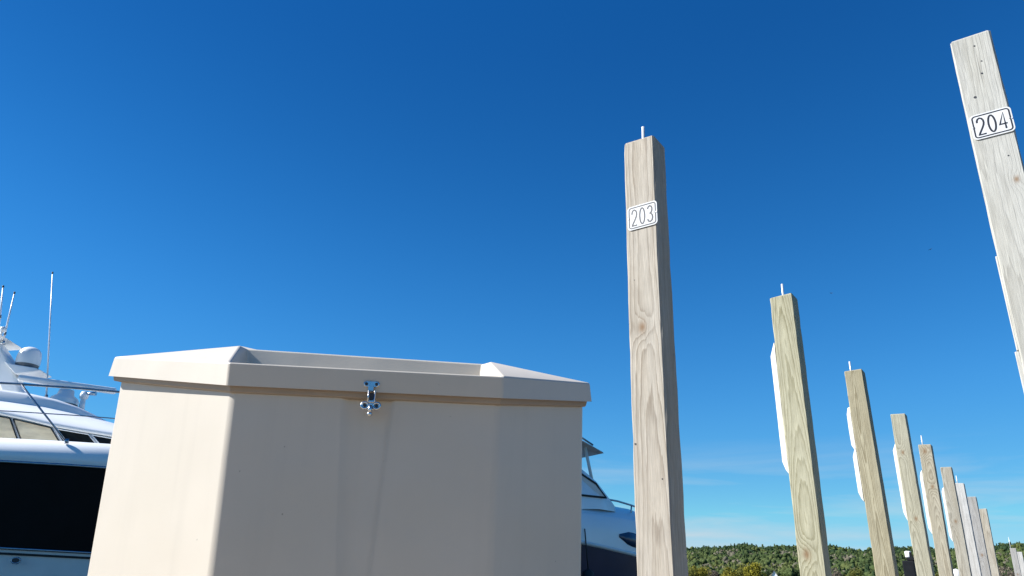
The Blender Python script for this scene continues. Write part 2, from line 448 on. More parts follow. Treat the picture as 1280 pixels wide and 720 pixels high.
def make_dock():
    wm = [wood('deck_board_%d' % i, (.41, .315, .205), (.30, .22, .135), (.38, .31, .225), 20 + i, freq=80, grey=.7) for i in range(3)]
    d = empty('dock', (0, 0, 0), (0, 0, -ROW))
    tag(d, kind='structure')
    proto = {}
    def plank(length, i, x, y):
        key = (length, i % 3)
        if key not in proto:
            mb = MB().box((0, 0, -.04), (length, .138, 0.))
            o = mb.build('plank', wm[i % 3], d, bevel=.004, seg=1); o.modifiers.clear()
            proto[key] = o.data
        else:
            o = bpy.data.objects.new('plank', proto[key]); col.objects.link(o); o.parent = d
        o.location = (x, y, -random.uniform(0, .003))
    # local x = n_, local y = e_
    i = 0
    y = -3.4
    while y < 2.40:
        plank(9.0, i, -4.0, y); i += 1; y += .146
    y += .02
    while y < 31:
        plank(2.1, i, -1.13, y); i += 1; y += .146  # unseen walkway, made wider to bounce warm light onto the posts
    b = MB().box((-4.0, -3.4, -.26), (5.0, 2.38, -.042)); b.build('joist_frame', M['grey_plastic'], d)
    b = MB().box((-1.10, 2.44, -.26), (.94, 31, -.042)); b.build('stringer', M['grey_plastic'], d)
make_dock()

# ------------------------------------------------------------------ the big dock box
def make_dock_box():
    base = Vector((-.36, 1.85, 0))
    root = empty('dock_box', base)
    tag(root, 'big beige fibreglass dock box with chamfered corners and closed lid in the foreground', 'dock box')
    off = tuple(base)
    # plan corners, front left end -> front right end, then the back; (x, y, z) at the lid's lower edge
    B = [(-1.053, 1.85, .860), (-.598, 1.498, .757), (-.012, 1.538, .760), (.204, 1.72, .804), (.185, 2.26, .94), (-1.10, 2.18, .95)]
    T = [(-1.052, 1.855, .914), (-.600, 1.492, .807), (-.013, 1.532, .808), (.200, 1.725, .852), (.180, 2.25, .985), (-1.09, 2.17, .995)]
    KL, KR = (-.641, 1.640, .890), (-.046, 1.660, .878)
    KLb, KRb = (-.68, 2.12, 1.01), (-.07, 2.16, 1.01)
    # trough cut into the top between the two end hips
    WL, WR = (-.632, 1.665, .891), (-.066, 1.700, .884)        # top corners of the trough's back wall
    FL, FR = (-.612, 1.655, .808), (-.070, 1.690, .813)        # its foot
    lid = MB()
    V = B + T + [KL, KR, KLb, KRb, WL, WR, FL, FR]
    b0, t0 = 0, 6
    kl, kr, klb, krb, wl_, wr_, fl, fr = range(12, 20)
    F = [(b0 + i, b0 + (i + 1) % 6, t0 + (i + 1) % 6, t0 + i) for i in range(6)]
    F += [(t0, t0 + 1, kl), (t0 + 2, t0 + 3, kr),
          (t0 + 3, t0 + 4, krb, kr), (t0 + 5, t0, kl, klb), (t0 + 4, t0 + 5, klb, krb),
          (kl, wl_, wr_, kr, krb, klb),
          (t0 + 1, fl, wl_, kl), (t0 + 2, kr, wr_, fr), (fl, fr, wr_, wl_), (t0 + 1, t0 + 2, fr, fl)]
    lid.add(V, F)
    # underside, set in a little
    lid_o = lid.build('lid', M['gel'], root, bevel=.0048, seg=3, off=off, angle=12)
    def inset(P, d, dz=0.):
        c = (sum(p[0] for p in P) / 6, sum(p[1] for p in P) / 6)
        out = []
        n = len(P)
        for i in range(n):
            p0, p1, p2 = Vector(P[i - 1][:2]), Vector(P[i][:2]), Vector(P[(i + 1) % n][:2])
            a, b = (p1 - p0).normalized(), (p2 - p1).normalized()
            na, nb = Vector((-a.y, a.x)), Vector((-b.y, b.x))
            k = (na + nb); k = k / max(.3, k.dot(na))
            q = p1 + k * d
            out.append((q.x, q.y, P[i][2] + dz))
        return out
    und = MB()
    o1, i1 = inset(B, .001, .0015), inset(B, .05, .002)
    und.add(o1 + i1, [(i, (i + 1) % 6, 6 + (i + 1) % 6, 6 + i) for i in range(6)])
    und.build('lid_underside', M['gel_shade'], lid_o, off=None).location = (0, 0, 0)
    und_o = lid_o.children[0]
    for v in und_o.data.vertices: v.co -= base
    # rim flange under the lid
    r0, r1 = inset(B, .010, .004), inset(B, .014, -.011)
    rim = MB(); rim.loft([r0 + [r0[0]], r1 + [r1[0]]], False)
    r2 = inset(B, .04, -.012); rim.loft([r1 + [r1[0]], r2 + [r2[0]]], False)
    rim.build('rim_flange', M['gel_shade'], root, off=off, bevel=.003, seg=2)
    # body with draft; front centre panel has a strip sunk in for a darker left, lighter right wall, narrowing downward
    top = inset(B, .016, .01)
    def lerp(a, b, t): return tuple(a[i] + (b[i] - a[i]) * t for i in range(3))
    zmid = [(-.992, 1.865, .373), (-.577, 1.538, .382), (-.023, 1.578, .401), (.178, 1.735, .409)]
    tp = [(-1.026, 1.864, .870), (-.594, 1.517, .777), (-.0215, 1.557, .782), (.184, 1.732, .822)]
    def down(i, z):
        t = (tp[i][2] - z) / (tp[i][2] - zmid[i][2]); return lerp(tp[i], zmid[i], t)
    body = MB()
    back_t = [(.165, 2.24, .94), (-1.07, 2.16, .95)]
    back_b = [(.150, 2.22, .02), (-1.01, 2.14, .02)]
    def row(z_idx):
        # z_idx 0 = top, 1.. = fractions to the ground
        pts = []
        t = z_idx
        for i in range(4):
            zt = tp[i][2] + (0.02 - tp[i][2]) * t
            pts.append(down(i, zt))
        bt = [lerp(back_t[k], back_b[k], t) for k in range(2)]
        # strip edges on the front centre face, left wall and right wall
        p1, p2 = pts[1], pts[2]
        nrm = Vector((p2[1] - p1[1], -(p2[0] - p1[0]), 0)).normalized()
        fl0, fl1 = .402 + .072 * t, .430 + .072 * t          # fractions between the two corners
        fr0, fr1 = .612 - .085 * t, .592 - .085 * t
        pr = -.010
        def q(f, d): v = Vector(lerp(p1, p2, f)) + nrm * d; return tuple(v)
        return [pts[0], p1, q(fl0, 0), q(fl1, pr), q(fr1, pr), q(fr0, 0), p2, pts[3], bt[0], bt[1]]
    ts = [0., .07, .10, .25, .5, .75, 1.]
    rows = [row(t) for t in ts]
    rows = [r + [r[0]] for r in rows]
    body.loft(rows, True)
    body.add(rows[-1][:-1], [tuple(range(10))])
    bo = body.build('body', M['gel'], root, off=off, angle=8)
    bm = bmesh.new(); bm.from_mesh(bo.data)
    es = []
    for e in bm.edges:
        if len(e.link_faces) != 2: continue
        d = (e.verts[1].co - e.verts[0].co).normalized()
        if abs(d.z) > .6 and e.calc_face_angle(0) > R(10):
            es.append(e)
    big = [e for e in es if e.calc_face_angle(0) > R(22) and min(abs((e.verts[0].co + base).x - X) for X in (-.58, -.02, .18, -1.0, .16, -1.05)) < .06 ]
    bmesh.ops.bevel(bm, geom=big, offset=.011, segments=4, profile=.5, affect='EDGES', clamp_overlap=True)
    for f in bm.faces: f.smooth = True
    bm.to_mesh(bo.data); bm.free()
    wnm = bo.modifiers.new('wn', 'WEIGHTED_NORMAL'); wnm.keep_sharp = True; wnm.weight = 80
    # latch: keeper plate on the lid, hasp loop and base with lever on the strip below
    L = MB()
    # local frame of the front face
    ux = Vector((.583, .04, .003)).normalized(); uz = Vector((0, 0, 1)); un = ux.cross(uz).normalized()   # un points to the viewer
    if un.y > 0: un = -un
    def plate(mb, c, w, h, th, rr, seg=6):
        pts = []
        for cx, cz, a0 in ((w / 2 - rr, h / 2 - rr, 0), (-w / 2 + rr, h / 2 - rr, 90), (-w / 2 + rr, -h / 2 + rr, 180), (w / 2 - rr, -h / 2 + rr, 270)):
            for k in range(seg + 1):
                a = R(a0 + 90 * k / seg); pts.append((cx + rr * math.cos(a), cz + rr * math.sin(a)))
        f = [c + ux * p[0] + uz * p[1] + un * th for p in pts]
        f2 = [c + ux * p[0] * .88 + uz * p[1] * .84 + un * (th * 1.5) for p in pts]
        g = [c + ux * p[0] + uz * p[1] - un * .004 for p in pts]
        N = len(pts)
        mb.loft([g + [g[0]], f + [f[0]], f2 + [f2[0]]], False)
        mb.add(f2, [tuple(range(N))])
    ck = Vector((-.2955, 1.5175, .781))
    cb = Vector((-.2915, 1.5160, .726))
    lt = MB(); plate(lt, ck, .042, .017, .0035, .008)
    lat_c0 = Vector((-.293, 1.5165, .750)); lt.v = [tuple(lat_c0 + (Vector(p) - lat_c0) * .80) for p in lt.v]
    lo = lt.build('latch', M['chrome'], root, off=off, smooth=False)
    tag(lo, 'shiny steel over-centre latch fastening lid')
    lat_c = Vector((-.293, 1.5165, .750)); LS = .80
    def shrink(mb):
        mb.v = [tuple(lat_c + (Vector(p) - lat_c) * LS) for p in mb.v]; return mb
    def sub(mb, name, mat=M['chrome'], **k):
        o = shrink(mb).build(name, mat, lo, off=off, **k); return o
    for s in (-1, 1):
        h = MB(); c = ck + ux * (.0135 * s) + un * .0054; h.tube([c, c + un * .0016], .0042, 12); sub(h, 'screw', M['hole'])
    hp = MB(); plate(hp, cb + un * .0, .022, .032, .003, .006); sub(hp, 'latch_base')
    for s in (-1, 1):
        ear = MB(); c = cb + ux * (.0155 * s) - uz * .004
        for k in range(1):
            ring = [c + (ux * math.cos(a) * .0095 + uz * math.sin(a) * .0085) for a in [2 * math.pi * j / 18 for j in range(19)]]
            ear.tube([p + un * .004 for p in ring], .0032, 8, caps=False)
            ear.tube([c, c + un * .0035], .008, 14)
        sub(ear, 'ear')
        h = MB(); h.tube([c + un * .0034, c + un * .0060], .0046, 12); sub(h, 'screw', M['hole'])
    loop = MB(); c = cb + uz * .020 + un * .008
    pts = [c + ux * sx * .0085 + uz * sz * .015 for sx, sz in ((-1, -1), (-1, 1), (1, 1), (1, -1), (-1, -1))]
    loop.tube(pts, .0026, 8); sub(loop, 'hasp_loop')
    dk = MB(); plate(dk, c - un * .006, .012, .022, .002, .003); sub(dk, 'hook_slot', M['hole'])
    hook = MB(); c2 = ck - uz * .013 + un * .005; plate(hook, c2, .016, .014, .004, .003); sub(hook, 'hook')
    lev = MB(); lev.tube([cb - uz * .006 + un * .008, cb - uz * .016 + un * .012, cb - uz * .024 + un * .010], [.0065, .0055, .0050], 12)
    lev.lathe([(0.0001, -.0075), (.005, -.006), (.0075, 0), (.005, .006), (.0001, .0075)], tuple(cb - uz * .0275 + un * .009), 14)
    sub(lev, 'lever')
make_dock_box()

# ------------------------------------------------------------------ pier posts
W = .152
DIG = {   # thin condensed numerals as strokes in a unit box (x 0..1, z 0..1)
 '2': [[(.06, .74), (.10, .86), (.24, .96), (.48, 1.0), (.74, .95), (.90, .83), (.93, .70), (.85, .56), (.62, .38), (.34, .20), (.12, .06), (.05, .0), (.98, .0)]],
 '0': [[(.5 + .45 * math.sin(2 * math.pi * k / 24), .5 + .5 * math.cos(2 * math.pi * k / 24)) for k in range(25)]],
 '3': [[(.10, .82), (.22, .94), (.48, 1.0), (.76, .95), (.90, .82), (.86, .66), (.70, .56), (.44, .53), (.72, .49), (.92, .38), (.96, .22), (.84, .07), (.52, .0), (.22, .05), (.06, .18)]],
 '4': [[(.72, .0), (.72, 1.0), (.02, .30), (1.0, .30)]],
}
def stroke(mb, pts, w, y0, y1):
    """flat ribbon of width w along pts (x,z), standing from y0 to y1 (towards -y)"""
    P = [Vector((p[0], p[1])) for p in pts]
    closed = (P[0] - P[-1]).length < 1e-6
    L, Rr = [], []
    for i, p in enumerate(P):
        if closed:
            a = P[i - 1] if i > 0 else P[-2]; b = P[i + 1] if i < len(P) - 1 else P[1]
        else:
            a = P[max(i - 1, 0)]; b = P[min(i + 1, len(P) - 1)]
        d1 = (p - a).normalized() if (p - a).length > 1e-9 else (b - p).normalized()
        d2 = (b - p).normalized() if (b - p).length > 1e-9 else d1
        n1 = Vector((-d1.y, d1.x)); n2 = Vector((-d2.y, d2.x)); k = n1 + n2
        k = k / max(.8, k.dot(n1))
        L.append(p + k * w / 2); Rr.append(p - k * w / 2)
    rows = [[(l.x, y0, l.y), (l.x, y1, l.y), (r.x, y1, r.y), (r.x, y0, r.y)] for l, r in zip(L, Rr)]
    mb.loft(rows, False)

def number_plate(root, text, zc):
    w, h, th = .144, .118, .003
    cx = W / 2 + .005
    def rr(wd, ht, rad, seg=6):
        out = []
        for sx, sz, a0 in ((1, 1, 0), (-1, 1, 90), (-1, -1, 180), (1, -1, 270)):
            for k in range(seg + 1):
                a = R(a0 + 90 * k / seg)
                out.append((cx + sx * (wd / 2 - rad) + rad * math.cos(a), zc + sz * (ht / 2 - rad) + rad * math.sin(a)))
        return out
    p = MB().prism(rr(w, h, .017), 'y', -.0015 - th, -.0015)
    po = p.build('number_plate', M['plate'], root, bevel=.0008, seg=1)
    tag(po, 'white plate with rounded corners reading %s' % text)
    y1, y0 = -.0015 - th - .0007, -.0015 - th + .0004
    b = MB(); pts = rr(w - .017, h - .017, .011); stroke(b, pts + [pts[0]], .0050, y0, y1)
    for s in (-1, 1):          # little notches at mid height
        x = cx + s * (w / 2 - .0085); stroke(b, [(x, zc + .006), (x - s * .003, zc), (x, zc - .006)], .003, y0 + .0002, y1 - .0003)
    b.build('border', M['ink'], po, fix=False)
    for q in (-1, 1):
        sc = MB(); x = cx + q * (w / 2 - .0045); sc.tube([(x, y0, zc), (x, y1 - .0012, zc)], .0032, 10); sc.build('screw', M['rod'], po)
    dw, dh = .0265, .078
    for ch, dx in zip(text, (-.038, 0.0, .037)):
        d = MB()
        for st in DIG[ch]:
            stroke(d, [(cx + dx + (q[0] - .5) * dw, zc + (q[1] - .5) * dh) for q in st], .0064, y0, y1)
        d.build('numeral', M['ink'], po, fix=False)

def bumper(root, z0, z1, th=.037, name='bumper', lobes=None):
    """white moulded vinyl fender strip on the post's left face, tapering at both ends"""
    segs = lobes or [(z0, z1)]
    mb = MB()
    for a, b in segs:
        L = b - a; t = min(.075, L * .16)
        prof = [(a, .004), (a + t * .35, th * .55), (a + t, th), ((a + b) / 2, th), (b - t, th), (b - t * .35, th * .55), (b, .004)]
        rows = []
        prof = [(z + random.uniform(-.01, .01), d * random.uniform(.95, 1.04)) for z, d in prof]
        for z, d in prof:
            y0, y1 = .010, .118
            r = min(.014, d * .45)
            rows.append([(-.0005, y0, z), (-d + r, y0, z), (-d + r * .3, y0 + r * .3, z), (-d, y0 + r, z), (-d, y1 - r, z), (-d + r * .3, y1 - r * .3, z), (-d + r, y1, z), (-.0005, y1, z)])
        mb.loft(rows, True)
        mb.add(rows[0], [tuple(range(8))]); mb.add(rows[-1], [tuple(range(8))])
    o = mb.build(name, M['pvc'], root)
    bv = o.modifiers.new('es', 'EDGE_SPLIT'); bv.split_angle = R(50)
    for a, b in segs:
        for z in (a + .012, b - .012):
            s = MB(); s.tube([(-.006, W * .35, z), (-.012, W * .35, z)], .006, 8); s.build('screw', M['chrome'], o)
    return o

def fender_boards(root, lobes):
    for i, (a, b, th) in enumerate(lobes):
        mb = MB().box((-th, .006 + .004 * i, a), (-.0006, .118, b)); mb.build('fender_board', M['pale_board'], root, bevel=.003, seg=2)

def post(name, along, n0, top, mat, lean=0., rod=None, plate=None, bumps=None, label='', nails=(), boards=None, w=W):
    root = empty(name, rowpt(along, n0 - top * math.sin(lean), 0))
    # the posts share the pier's direction; 'lean' tips the head sideways
    root.rotation_euler = (0, lean, -ROW)
    tag(root, label, 'post', 'timber posts along the pier')
    mb = MB()
    sh = random.uniform(-.006, .006)
    c = .006; D = .128
    wob = [random.uniform(0, 6.28) for _ in range(8)]
    def ring(z, g=0.):
        out = []
        base = [(c + g, g), (w - c - g, g), (w - g, c + g), (w - g, D - c - g), (w - c - g, D - g), (c + g, D - g), (g, D - c - g), (g, c + g)]
        for k, (x, y) in enumerate(base):
            q = .0013 * math.sin(z * 9.1 + wob[k]) + .0009 * math.sin(z * 27. + wob[k] * 2) + random.uniform(-.0007, .0007)
            cx_, cy_ = w / 2 - x, D / 2 - y
            out.append((x + math.copysign(q, cx_), y + (math.copysign(abs(q) * .5, cy_) if k not in (0, 1) else abs(q) * .3), z))
        return out
    zs = [WATER_Z - .6, 0] + list(np.arange(.10, top - .03, .07)) + [top - .007]
    bowf = lambda z: .004 * math.sin(z * 1.3 + along)
    rows = [[(x + bowf(z), y, zz) for x, y, zz in ring(z)] for z in zs]
    head = [(x + bowf(top), y, z + sh * (x / w - .5) * 2) for x, y, z in ring(top, .004)]
    rows.append(head)
    rows = [r + [r[0]] for r in rows]
    mb.loft(rows, False)
    mb.add(head, [tuple(range(8))])
    mb.build('timber', mat, root)
    if rod:
        rx, rh = rod
        r = MB(); r.tube([(rx, w * .42, top - .05), (rx + .001, w * .42, top + rh)], .0075, 10); r.build('rod', M['rod'], root)
        r = MB(); r.tube([(rx, w * .42, top - .004), (rx, w * .42, top + .010)], .016, 10); r.build('rod_collar', M['grey_plastic'], root)
    if plate: number_plate(root, *plate)
    if bumps: bumper(root, None, None, lobes=bumps)
    if boards: fender_boards(root, boards)
    for (nx, nz, nr) in nails:
        q = MB(); q.tube([(nx, .003, nz), (nx, -.0008, nz)], nr, 8); q.build('nail_head', M['hole'], root)
    return root

M['pale_board'] = wood('pale_fender_board', (.52, .50, .44), (.42, .39, .33), (.54, .53, .49), 31, grey=.6, contrast=.6)
WD = {
 203: wood('weathered_post_a', (.485, .43, .345), (.325, .265, .195), (.47, .44, .385), 1, knots=[(.060, 1.40, .020)], pith=(.085, .14), freq=72, grey=.55, contrast=.85),
 204: wood('weathered_post_b', (.47, .455, .395), (.37, .35, .295), (.48, .475, .44), 2, knots=[(.115, 1.92, .012)], pith=(.02, .24), freq=85, grey=.75, contrast=.6),
 3: wood('green_treated_post_a', (.48, .45, .31), (.30, .27, .155), (.45, .43, .32), 3, knots=[(.05, .62, .026)], pith=(.07, .13), freq=80, grey=.4),
 4: wood('green_treated_post_b', (.48, .43, .29), (.25, .205, .115), (.45, .42, .31), 4, pith=(.075, .07), freq=85, grey=.3, contrast=1.15),
 5: wood('green_treated_post_c', (.48, .445, .32), (.28, .25, .16), (.45, .43, .34), 5, knots=[(.06, 1.9, .02), (.08, 1.2, .02)], pith=(.05, .1), freq=75, grey=.45),
 6: wood('tan_post_a', (.49, .44, .32), (.30, .25, .165), (.46, .43, .35), 6, knots=[(.07, 2.2, .03), (.09, 1.75, .024)], pith=(.09, .09), freq=70, grey=.35, contrast=1.1),
 7: wood('tan_post_b', (.46, .42, .33), (.30, .26, .19), (.44, .42, .36), 7, knots=[(.08, 1.5, .022)], pith=(.04, .1), freq=70, grey=.45),
 8: wood('silver_post', (.52, .495, .45), (.38, .35, .30), (.55, .54, .51), 8, pith=(.04, .2), freq=70, grey=.9, contrast=.7),
 9: wood('grey_post', (.39, .37, .33), (.25, .225, .19), (.41, .40, .38), 9, knots=[(.07, 1.2, .024)], pith=(.05, .14), freq=70, grey=.8, contrast=.8),
 10: wood('straw_post', (.48, .43, .33), (.33, .27, .19), (.46, .43, .37), 10, pith=(.1, .2), freq=70, grey=.6, contrast=.8),
}
NL = -1.3
T0 = EYE
post('pier_post', 2.595, NL, 2.323, WD[203], R(.2), rod=(.070, .105), plate=('203', 1.917), label='weathered timber post carrying the white 203 number plate',
     nails=[(.012, .92, .004), (.120, .78, .003), (.03, 1.62, .002)])
post('pier_post', 3.10, .032, 2.645, WD[204], R(.9), plate=('204', 2.190), boards=[(1.24, 1.62, .009), (.98, 1.238, .016), (.4, .978, .023)],
     label='pale weathered timber post carrying the 204 number plate at right edge',
     nails=[(.085, 2.585, .0035), (.097, 2.50, .003), (.088, 2.44, .004), (.046, 2.335, .0055), (.108, 2.03, .003), (.13, 1.82, .004), (.095, 1.66, .004)])
post('pier_post', 4.703, NL, 2.270, WD[3], R(0), rod=(.080, .105), bumps=[(1.10, 1.94)], label='greenish timber post with white bumper, next beyond the 203 post')
post('pier_post', 6.831, NL, 2.285, WD[4], R(-.1), rod=(.045, .10), bumps=[(1.57, 1.965), (1.15, 1.60)], label='strongly grained timber post with two-piece white bumper, second beyond the 203 post')
post('pier_post', 9.02, NL, 2.330, WD[5], R(.3), bumps=[(1.19, 2.0)], label='greenish timber post without a top rod, third beyond the 203 post')
post('pier_post', 10.816, NL, 2.288, WD[6], R(.9), rod=(.05, .13), bumps=[(1.17, 1.96)], label='knotty tan timber post with top rod, fourth beyond the 203 post')
post('pier_post', 12.861, NL, 2.289, WD[7], R(.9), bumps=[(1.22, 2.0)], label='brownish timber post without rod, fifth beyond the 203 post')
post('pier_post', 14.38, NL, 2.241, WD[8], R(.8), rod=(.05, .13), bumps=[(1.14, 1.97)], label='silver white weathered timber post with top rod, sixth beyond the 203 post')
post('pier_post', 16.18, NL, 2.219, WD[9], R(.6), bumps=[(1.20, 1.95)], label='dark grey timber post with a knot, seventh beyond the 203 post')
post('pier_post', 18.105, NL, 2.193, WD[10], R(.8), label='straw coloured timber post without bumper, eighth beyond the 203 post')
post('pier_post', 26.28, NL, 1.905, WD[9], R(1.2), rod=(.02, .30), label='distant grey post with thin rod, left one of a pair at the far right')
post('pier_post', 29.0, NL + .02, 1.95, WD[8], R(1.2), label='distant grey post without rod, right one of a pair at the far right')

# ------------------------------------------------------------------ things seen low between the posts
def pedestal():
    p = Vector((6.58, 12.36, 0)); root = empty('power_pedestal', p, (0, 0, -ROW))
    tag(root, 'black dock power pedestal with small white lamp cap behind third post', 'power pedestal')
    MB().box((-.10, -.08, -.02), (.07, .08, .99)).build('cabinet', M['black_post'], root, bevel=.012)
    MB().box((-.03, -.06, .992), (.09, .06, 1.04)).build('head', M['black_post'], root, bevel=.008)
    lm = MB(); lm.lathe([(.0001, 0), (.045, 0), (.048, .01), (.048, .085), (.04, .095), (.0001, .098)], (-.005, 0, 1.042), 16); lm.build('lamp_cap', M['white'], root)
    s = MB(); s.box((.02, -.052, 1.045), (.055, -.046, 1.12)); s.build('lamp_shade', M['black_post'], root)
pedestal()
def piling():
    p = Vector((10.18, 17.22, 0)); root = empty('mooring_piling', p)
    tag(root, 'dark round mooring piling with white domed cap between two posts', 'piling')
    t = MB(); t.tube([(0, 0, WATER_Z - .5), (0, 0, .92)], .10, 16); t.build('pile', M['black_post'], root)
    c = MB(); c.lathe([(.115, .90), (.118, .96), (.10, 1.03), (.06, 1.08), (.0001, 1.10)], (0, 0, 0), 16); c.build('cap', M['white_dull'], root)
piling()
def small_box():
    p = Vector((6.3, 12.6, 0)); root = empty('storage_box', p, (0, 0, -ROW))
    tag(root, 'low dark grey dock storage box left of black pedestal', 'dock box')
    MB().box((-.28, -.2, -.02), (.20, .2, .60)).build('body', M['grey_plastic'], root, bevel=.015)
    MB().prism([(-.30, .602), (.22, .602), (.20, .67), (-.28, .69)], 'y', -.22, .22).build('lid', M['grey_plastic'], root, bevel=.01)
small_box()

# ------------------------------------------------------------------ motor yacht moored on the left, bow to the right
def make_yacht():
    base = Vector((-9.0, 12.2, WATER_Z)); root = empty('motor_yacht', base)
    tag(root, 'large white motor yacht with black hull band and radar arch, moored behind the dock box', 'yacht')
    off = tuple(base); CY = 12.2
    def part(mb, name, mat, parent=root, **k): return mb.build(name, mat, parent, off=off, **k)
    xs = [-17.5, -16.5, -15, -13, -11, -9, -8, -7, -6.2, -5.5, -4.8, -4.2, -3.7, -3.3, -3.0, -2.8]
    def hb(x):
        t = max(0., (x + 8.0) / 5.2); return 2.2 * max(0.02, 1 - t ** 2.4) * (1 if x > -15 else 1 - .03 * (-15 - x))
    def sheer(x): return max(0., x + 9.) ** 1.5 * .012
    # levels: (fraction of half beam, z)
    def pt(x, f, z, side): return (x + (z - .5) * .18 * max(0, (x + 6.5) / 4), CY - side * hb(x) * f, z)
    def strip(levels, name, mat, parent=root, cap=False):
        mb = MB()
        for s in (1, -1):
            rows = [[pt(x, f(x) if callable(f) else f, z(x) if callable(z) else z, s) for f, z in levels] for x in xs]
            mb.loft(rows, True)
        if cap:
            p = [pt(xs[0], f(xs[0]) if callable(f) else f, z(xs[0]) if callable(z) else z, 1) for f, z in levels]
            q = [pt(xs[0], f(xs[0]) if callable(f) else f, z(xs[0]) if callable(z) else z, -1) for f, z in levels]
            mb.loft([p, q], False)
        return part(mb, name, mat, parent)
    zb0 = lambda x: .655 - .012 * (x + 6.5)
    zb1 = lambda x: 1.715 + sheer(x) * .6
    zt = lambda x: 2.045 + sheer(x)
    hull = strip([(.02, -1.6), (.62, -1.15), (.84, -.72), (.93, 0.), (.962, lambda x: zb0(x))], 'hull', M['white_dull'], cap=True)
    band = strip([(.962, zb0), (.975, lambda x: (zb0(x) + zb1(x)) / 2), (.995, zb1)], 'hull_band', M['black_hull'], cap=True)
    tag(band, 'gloss black band along the hull side')
    bul = strip([(.995, zb1), (1.012, lambda x: zb1(x) + .07), (1.0, lambda x: zb1(x) + .17), (.965, lambda x: zb1(x) + .26), (.915, zt), (.86, lambda x: zt(x) + .01), (.84, lambda x: zt(x) - .05)], 'bulwark', M['white'], cap=True)
    # chrome rub rails
    for zf, f, rr, nm in ((zb1, 1.006, .020, 'rub_rail'), (lambda x: zb0(x) - .01, .972, .016, 'rub_rail'), (lambda x: zb0(x) - .075, .966, .014, 'rub_rail')):
        mb = MB()
        for s in (1, -1):
            mb.tube([pt(x, f, zf(x), s) for x in xs], rr, 8)
        part(mb, nm, M['steel_dark'] if rr > .015 else M['rubber'])
    dk = MB(); rows = [[pt(x, .86, zt(x) - .05, 1), (x, CY, zt(x) + .02), pt(x, .86, zt(x) - .05, -1)] for x in xs]
    dk.loft(rows, True); part(dk, 'deck', M['white'])
    # hull fitting low on the side
    ft = MB(); c = Vector((-6.40, CY - 2.2 * .955 - .02, .50))
    ft.tube([c + Vector((.055 * math.cos(a), 0, .035 * math.sin(a))) for a in [2 * math.pi * k / 16 for k in range(17)]], .010, 8)
    fo = part(ft, 'vent_fitting', M['steel_dark'])
    ft = MB(); ft.tube([c + Vector((0, -.004, 0)), c + Vector((0, .03, 0))], .045, 14); part(ft, 'vent_hole', M['hole'], fo)
    # rail round the foredeck
    rxs = [-8.6, -8.0, -7, -6.2, -5.5, -4.8, -4.2, -3.7, -3.3, -3.0]
    rail = None
    for s in (1, -1):
        mb = MB(); mb.tube([pt(x, .985 if x > -8.4 else .97, zt(x) + .735 if x > -8.5 else zt(x) + .5, s) for x in rxs], .017, 10)
        rail = part(mb, 'top_rail', M['steel_dark'])
        mb = MB(); mb.tube([pt(x, .985, zt(x) + .345, s) for x in rxs], .008, 8); part(mb, 'middle_rail', M['steel_dark'])
        for x in (-8.2, -6.27, -4.6, -3.4):
            mb = MB(); mb.tube([pt(x, .955, zt(x) - .02, s), pt(x - .70, .985, zt(x - .7) + .735, s)], .014, 10)
            part(mb, 'stanchion', M['steel_dark'])
            mb = MB(); mb.tube([pt(x + .01, .952, zt(x) - .045, s), pt(x, .955, zt(x) + .02, s)], .028, 10); part(mb, 'stanchion_foot', M['steel_dark'])
    # cabin: side walls with windows, smooth roof that falls to the bow
    prof = [(-14.5, 2.85, 3.10), (-12, 2.80, 3.08), (-10, 2.72, 3.02), (-8.6, 2.66, 2.95), (-7.6, 2.545, 2.86), (-7.1, 2.47, 2.80), (-6.72, 2.40, 2.74), (-6.3, 2.355, 2.66), (-5.9, 2.32, 2.58), (-5.4, 2.27, 2.47), (-4.9, 2.22, 2.34), (-4.45, 2.15, 2.20)]
    hw = lambda x: 1.42 if x < -7 else 1.42 - .10 * (x + 7) ** 1.6
    cab = MB()
    for s in (1, -1):
        rows = [[(x, CY - s * (hw(x) + .02), 1.95), (x, CY - s * hw(x), ze - .02)] for x, ze, zc in prof]
        cab.loft(rows, False)
    cab.loft([[(prof[0][0], CY - hw(-14.5), 1.95), (prof[0][0], CY - hw(-14.5), prof[0][1])], [(prof[0][0], CY + hw(-14.5), 1.95), (prof[0][0], CY + hw(-14.5), prof[0][1])]], False)
    part(cab, 'cabin_wall', M['white'])
    roof = MB(); rows = []
    for x, ze, zc in prof:
        h = hw(x) + .05
        half = [(h - .02, ze - .035), (h, ze - .01), (h - .03, ze + .035), (h * .86, ze + (zc - ze) * .42), (h * .66, ze + (zc - ze) * .8), (h * .35, zc - .005)]
        rows.append([(x, CY - a, z) for a, z in half] + [(x, CY, zc + .01)] + [(x, CY + a, z) for a, z in reversed(half)])
    roof.loft(rows, True)
    roof.add([(p[0] + .3, p[1], 2.0 if 0 < i < 99 else p[2]) for i, p in enumerate(rows[-1])] + rows[-1], [(i, i + 1, i + 14, i + 13) for i in range(12)], True)
    part(roof, 'cabin_roof', M['white'])
    def wtop(x): return float(np.interp(x, [p[0] for p in prof], [p[1] for p in prof])) - .055
    wins = [(-10.2, -8.75, 'tan'), (-8.68, -7.32, 'tan'), (-7.27, -6.735, 'tan'), (-6.69, -6.215, 'glass'), (-6.17, -5.5, 'glass'), (-5.45, -5.0, 'glass')]
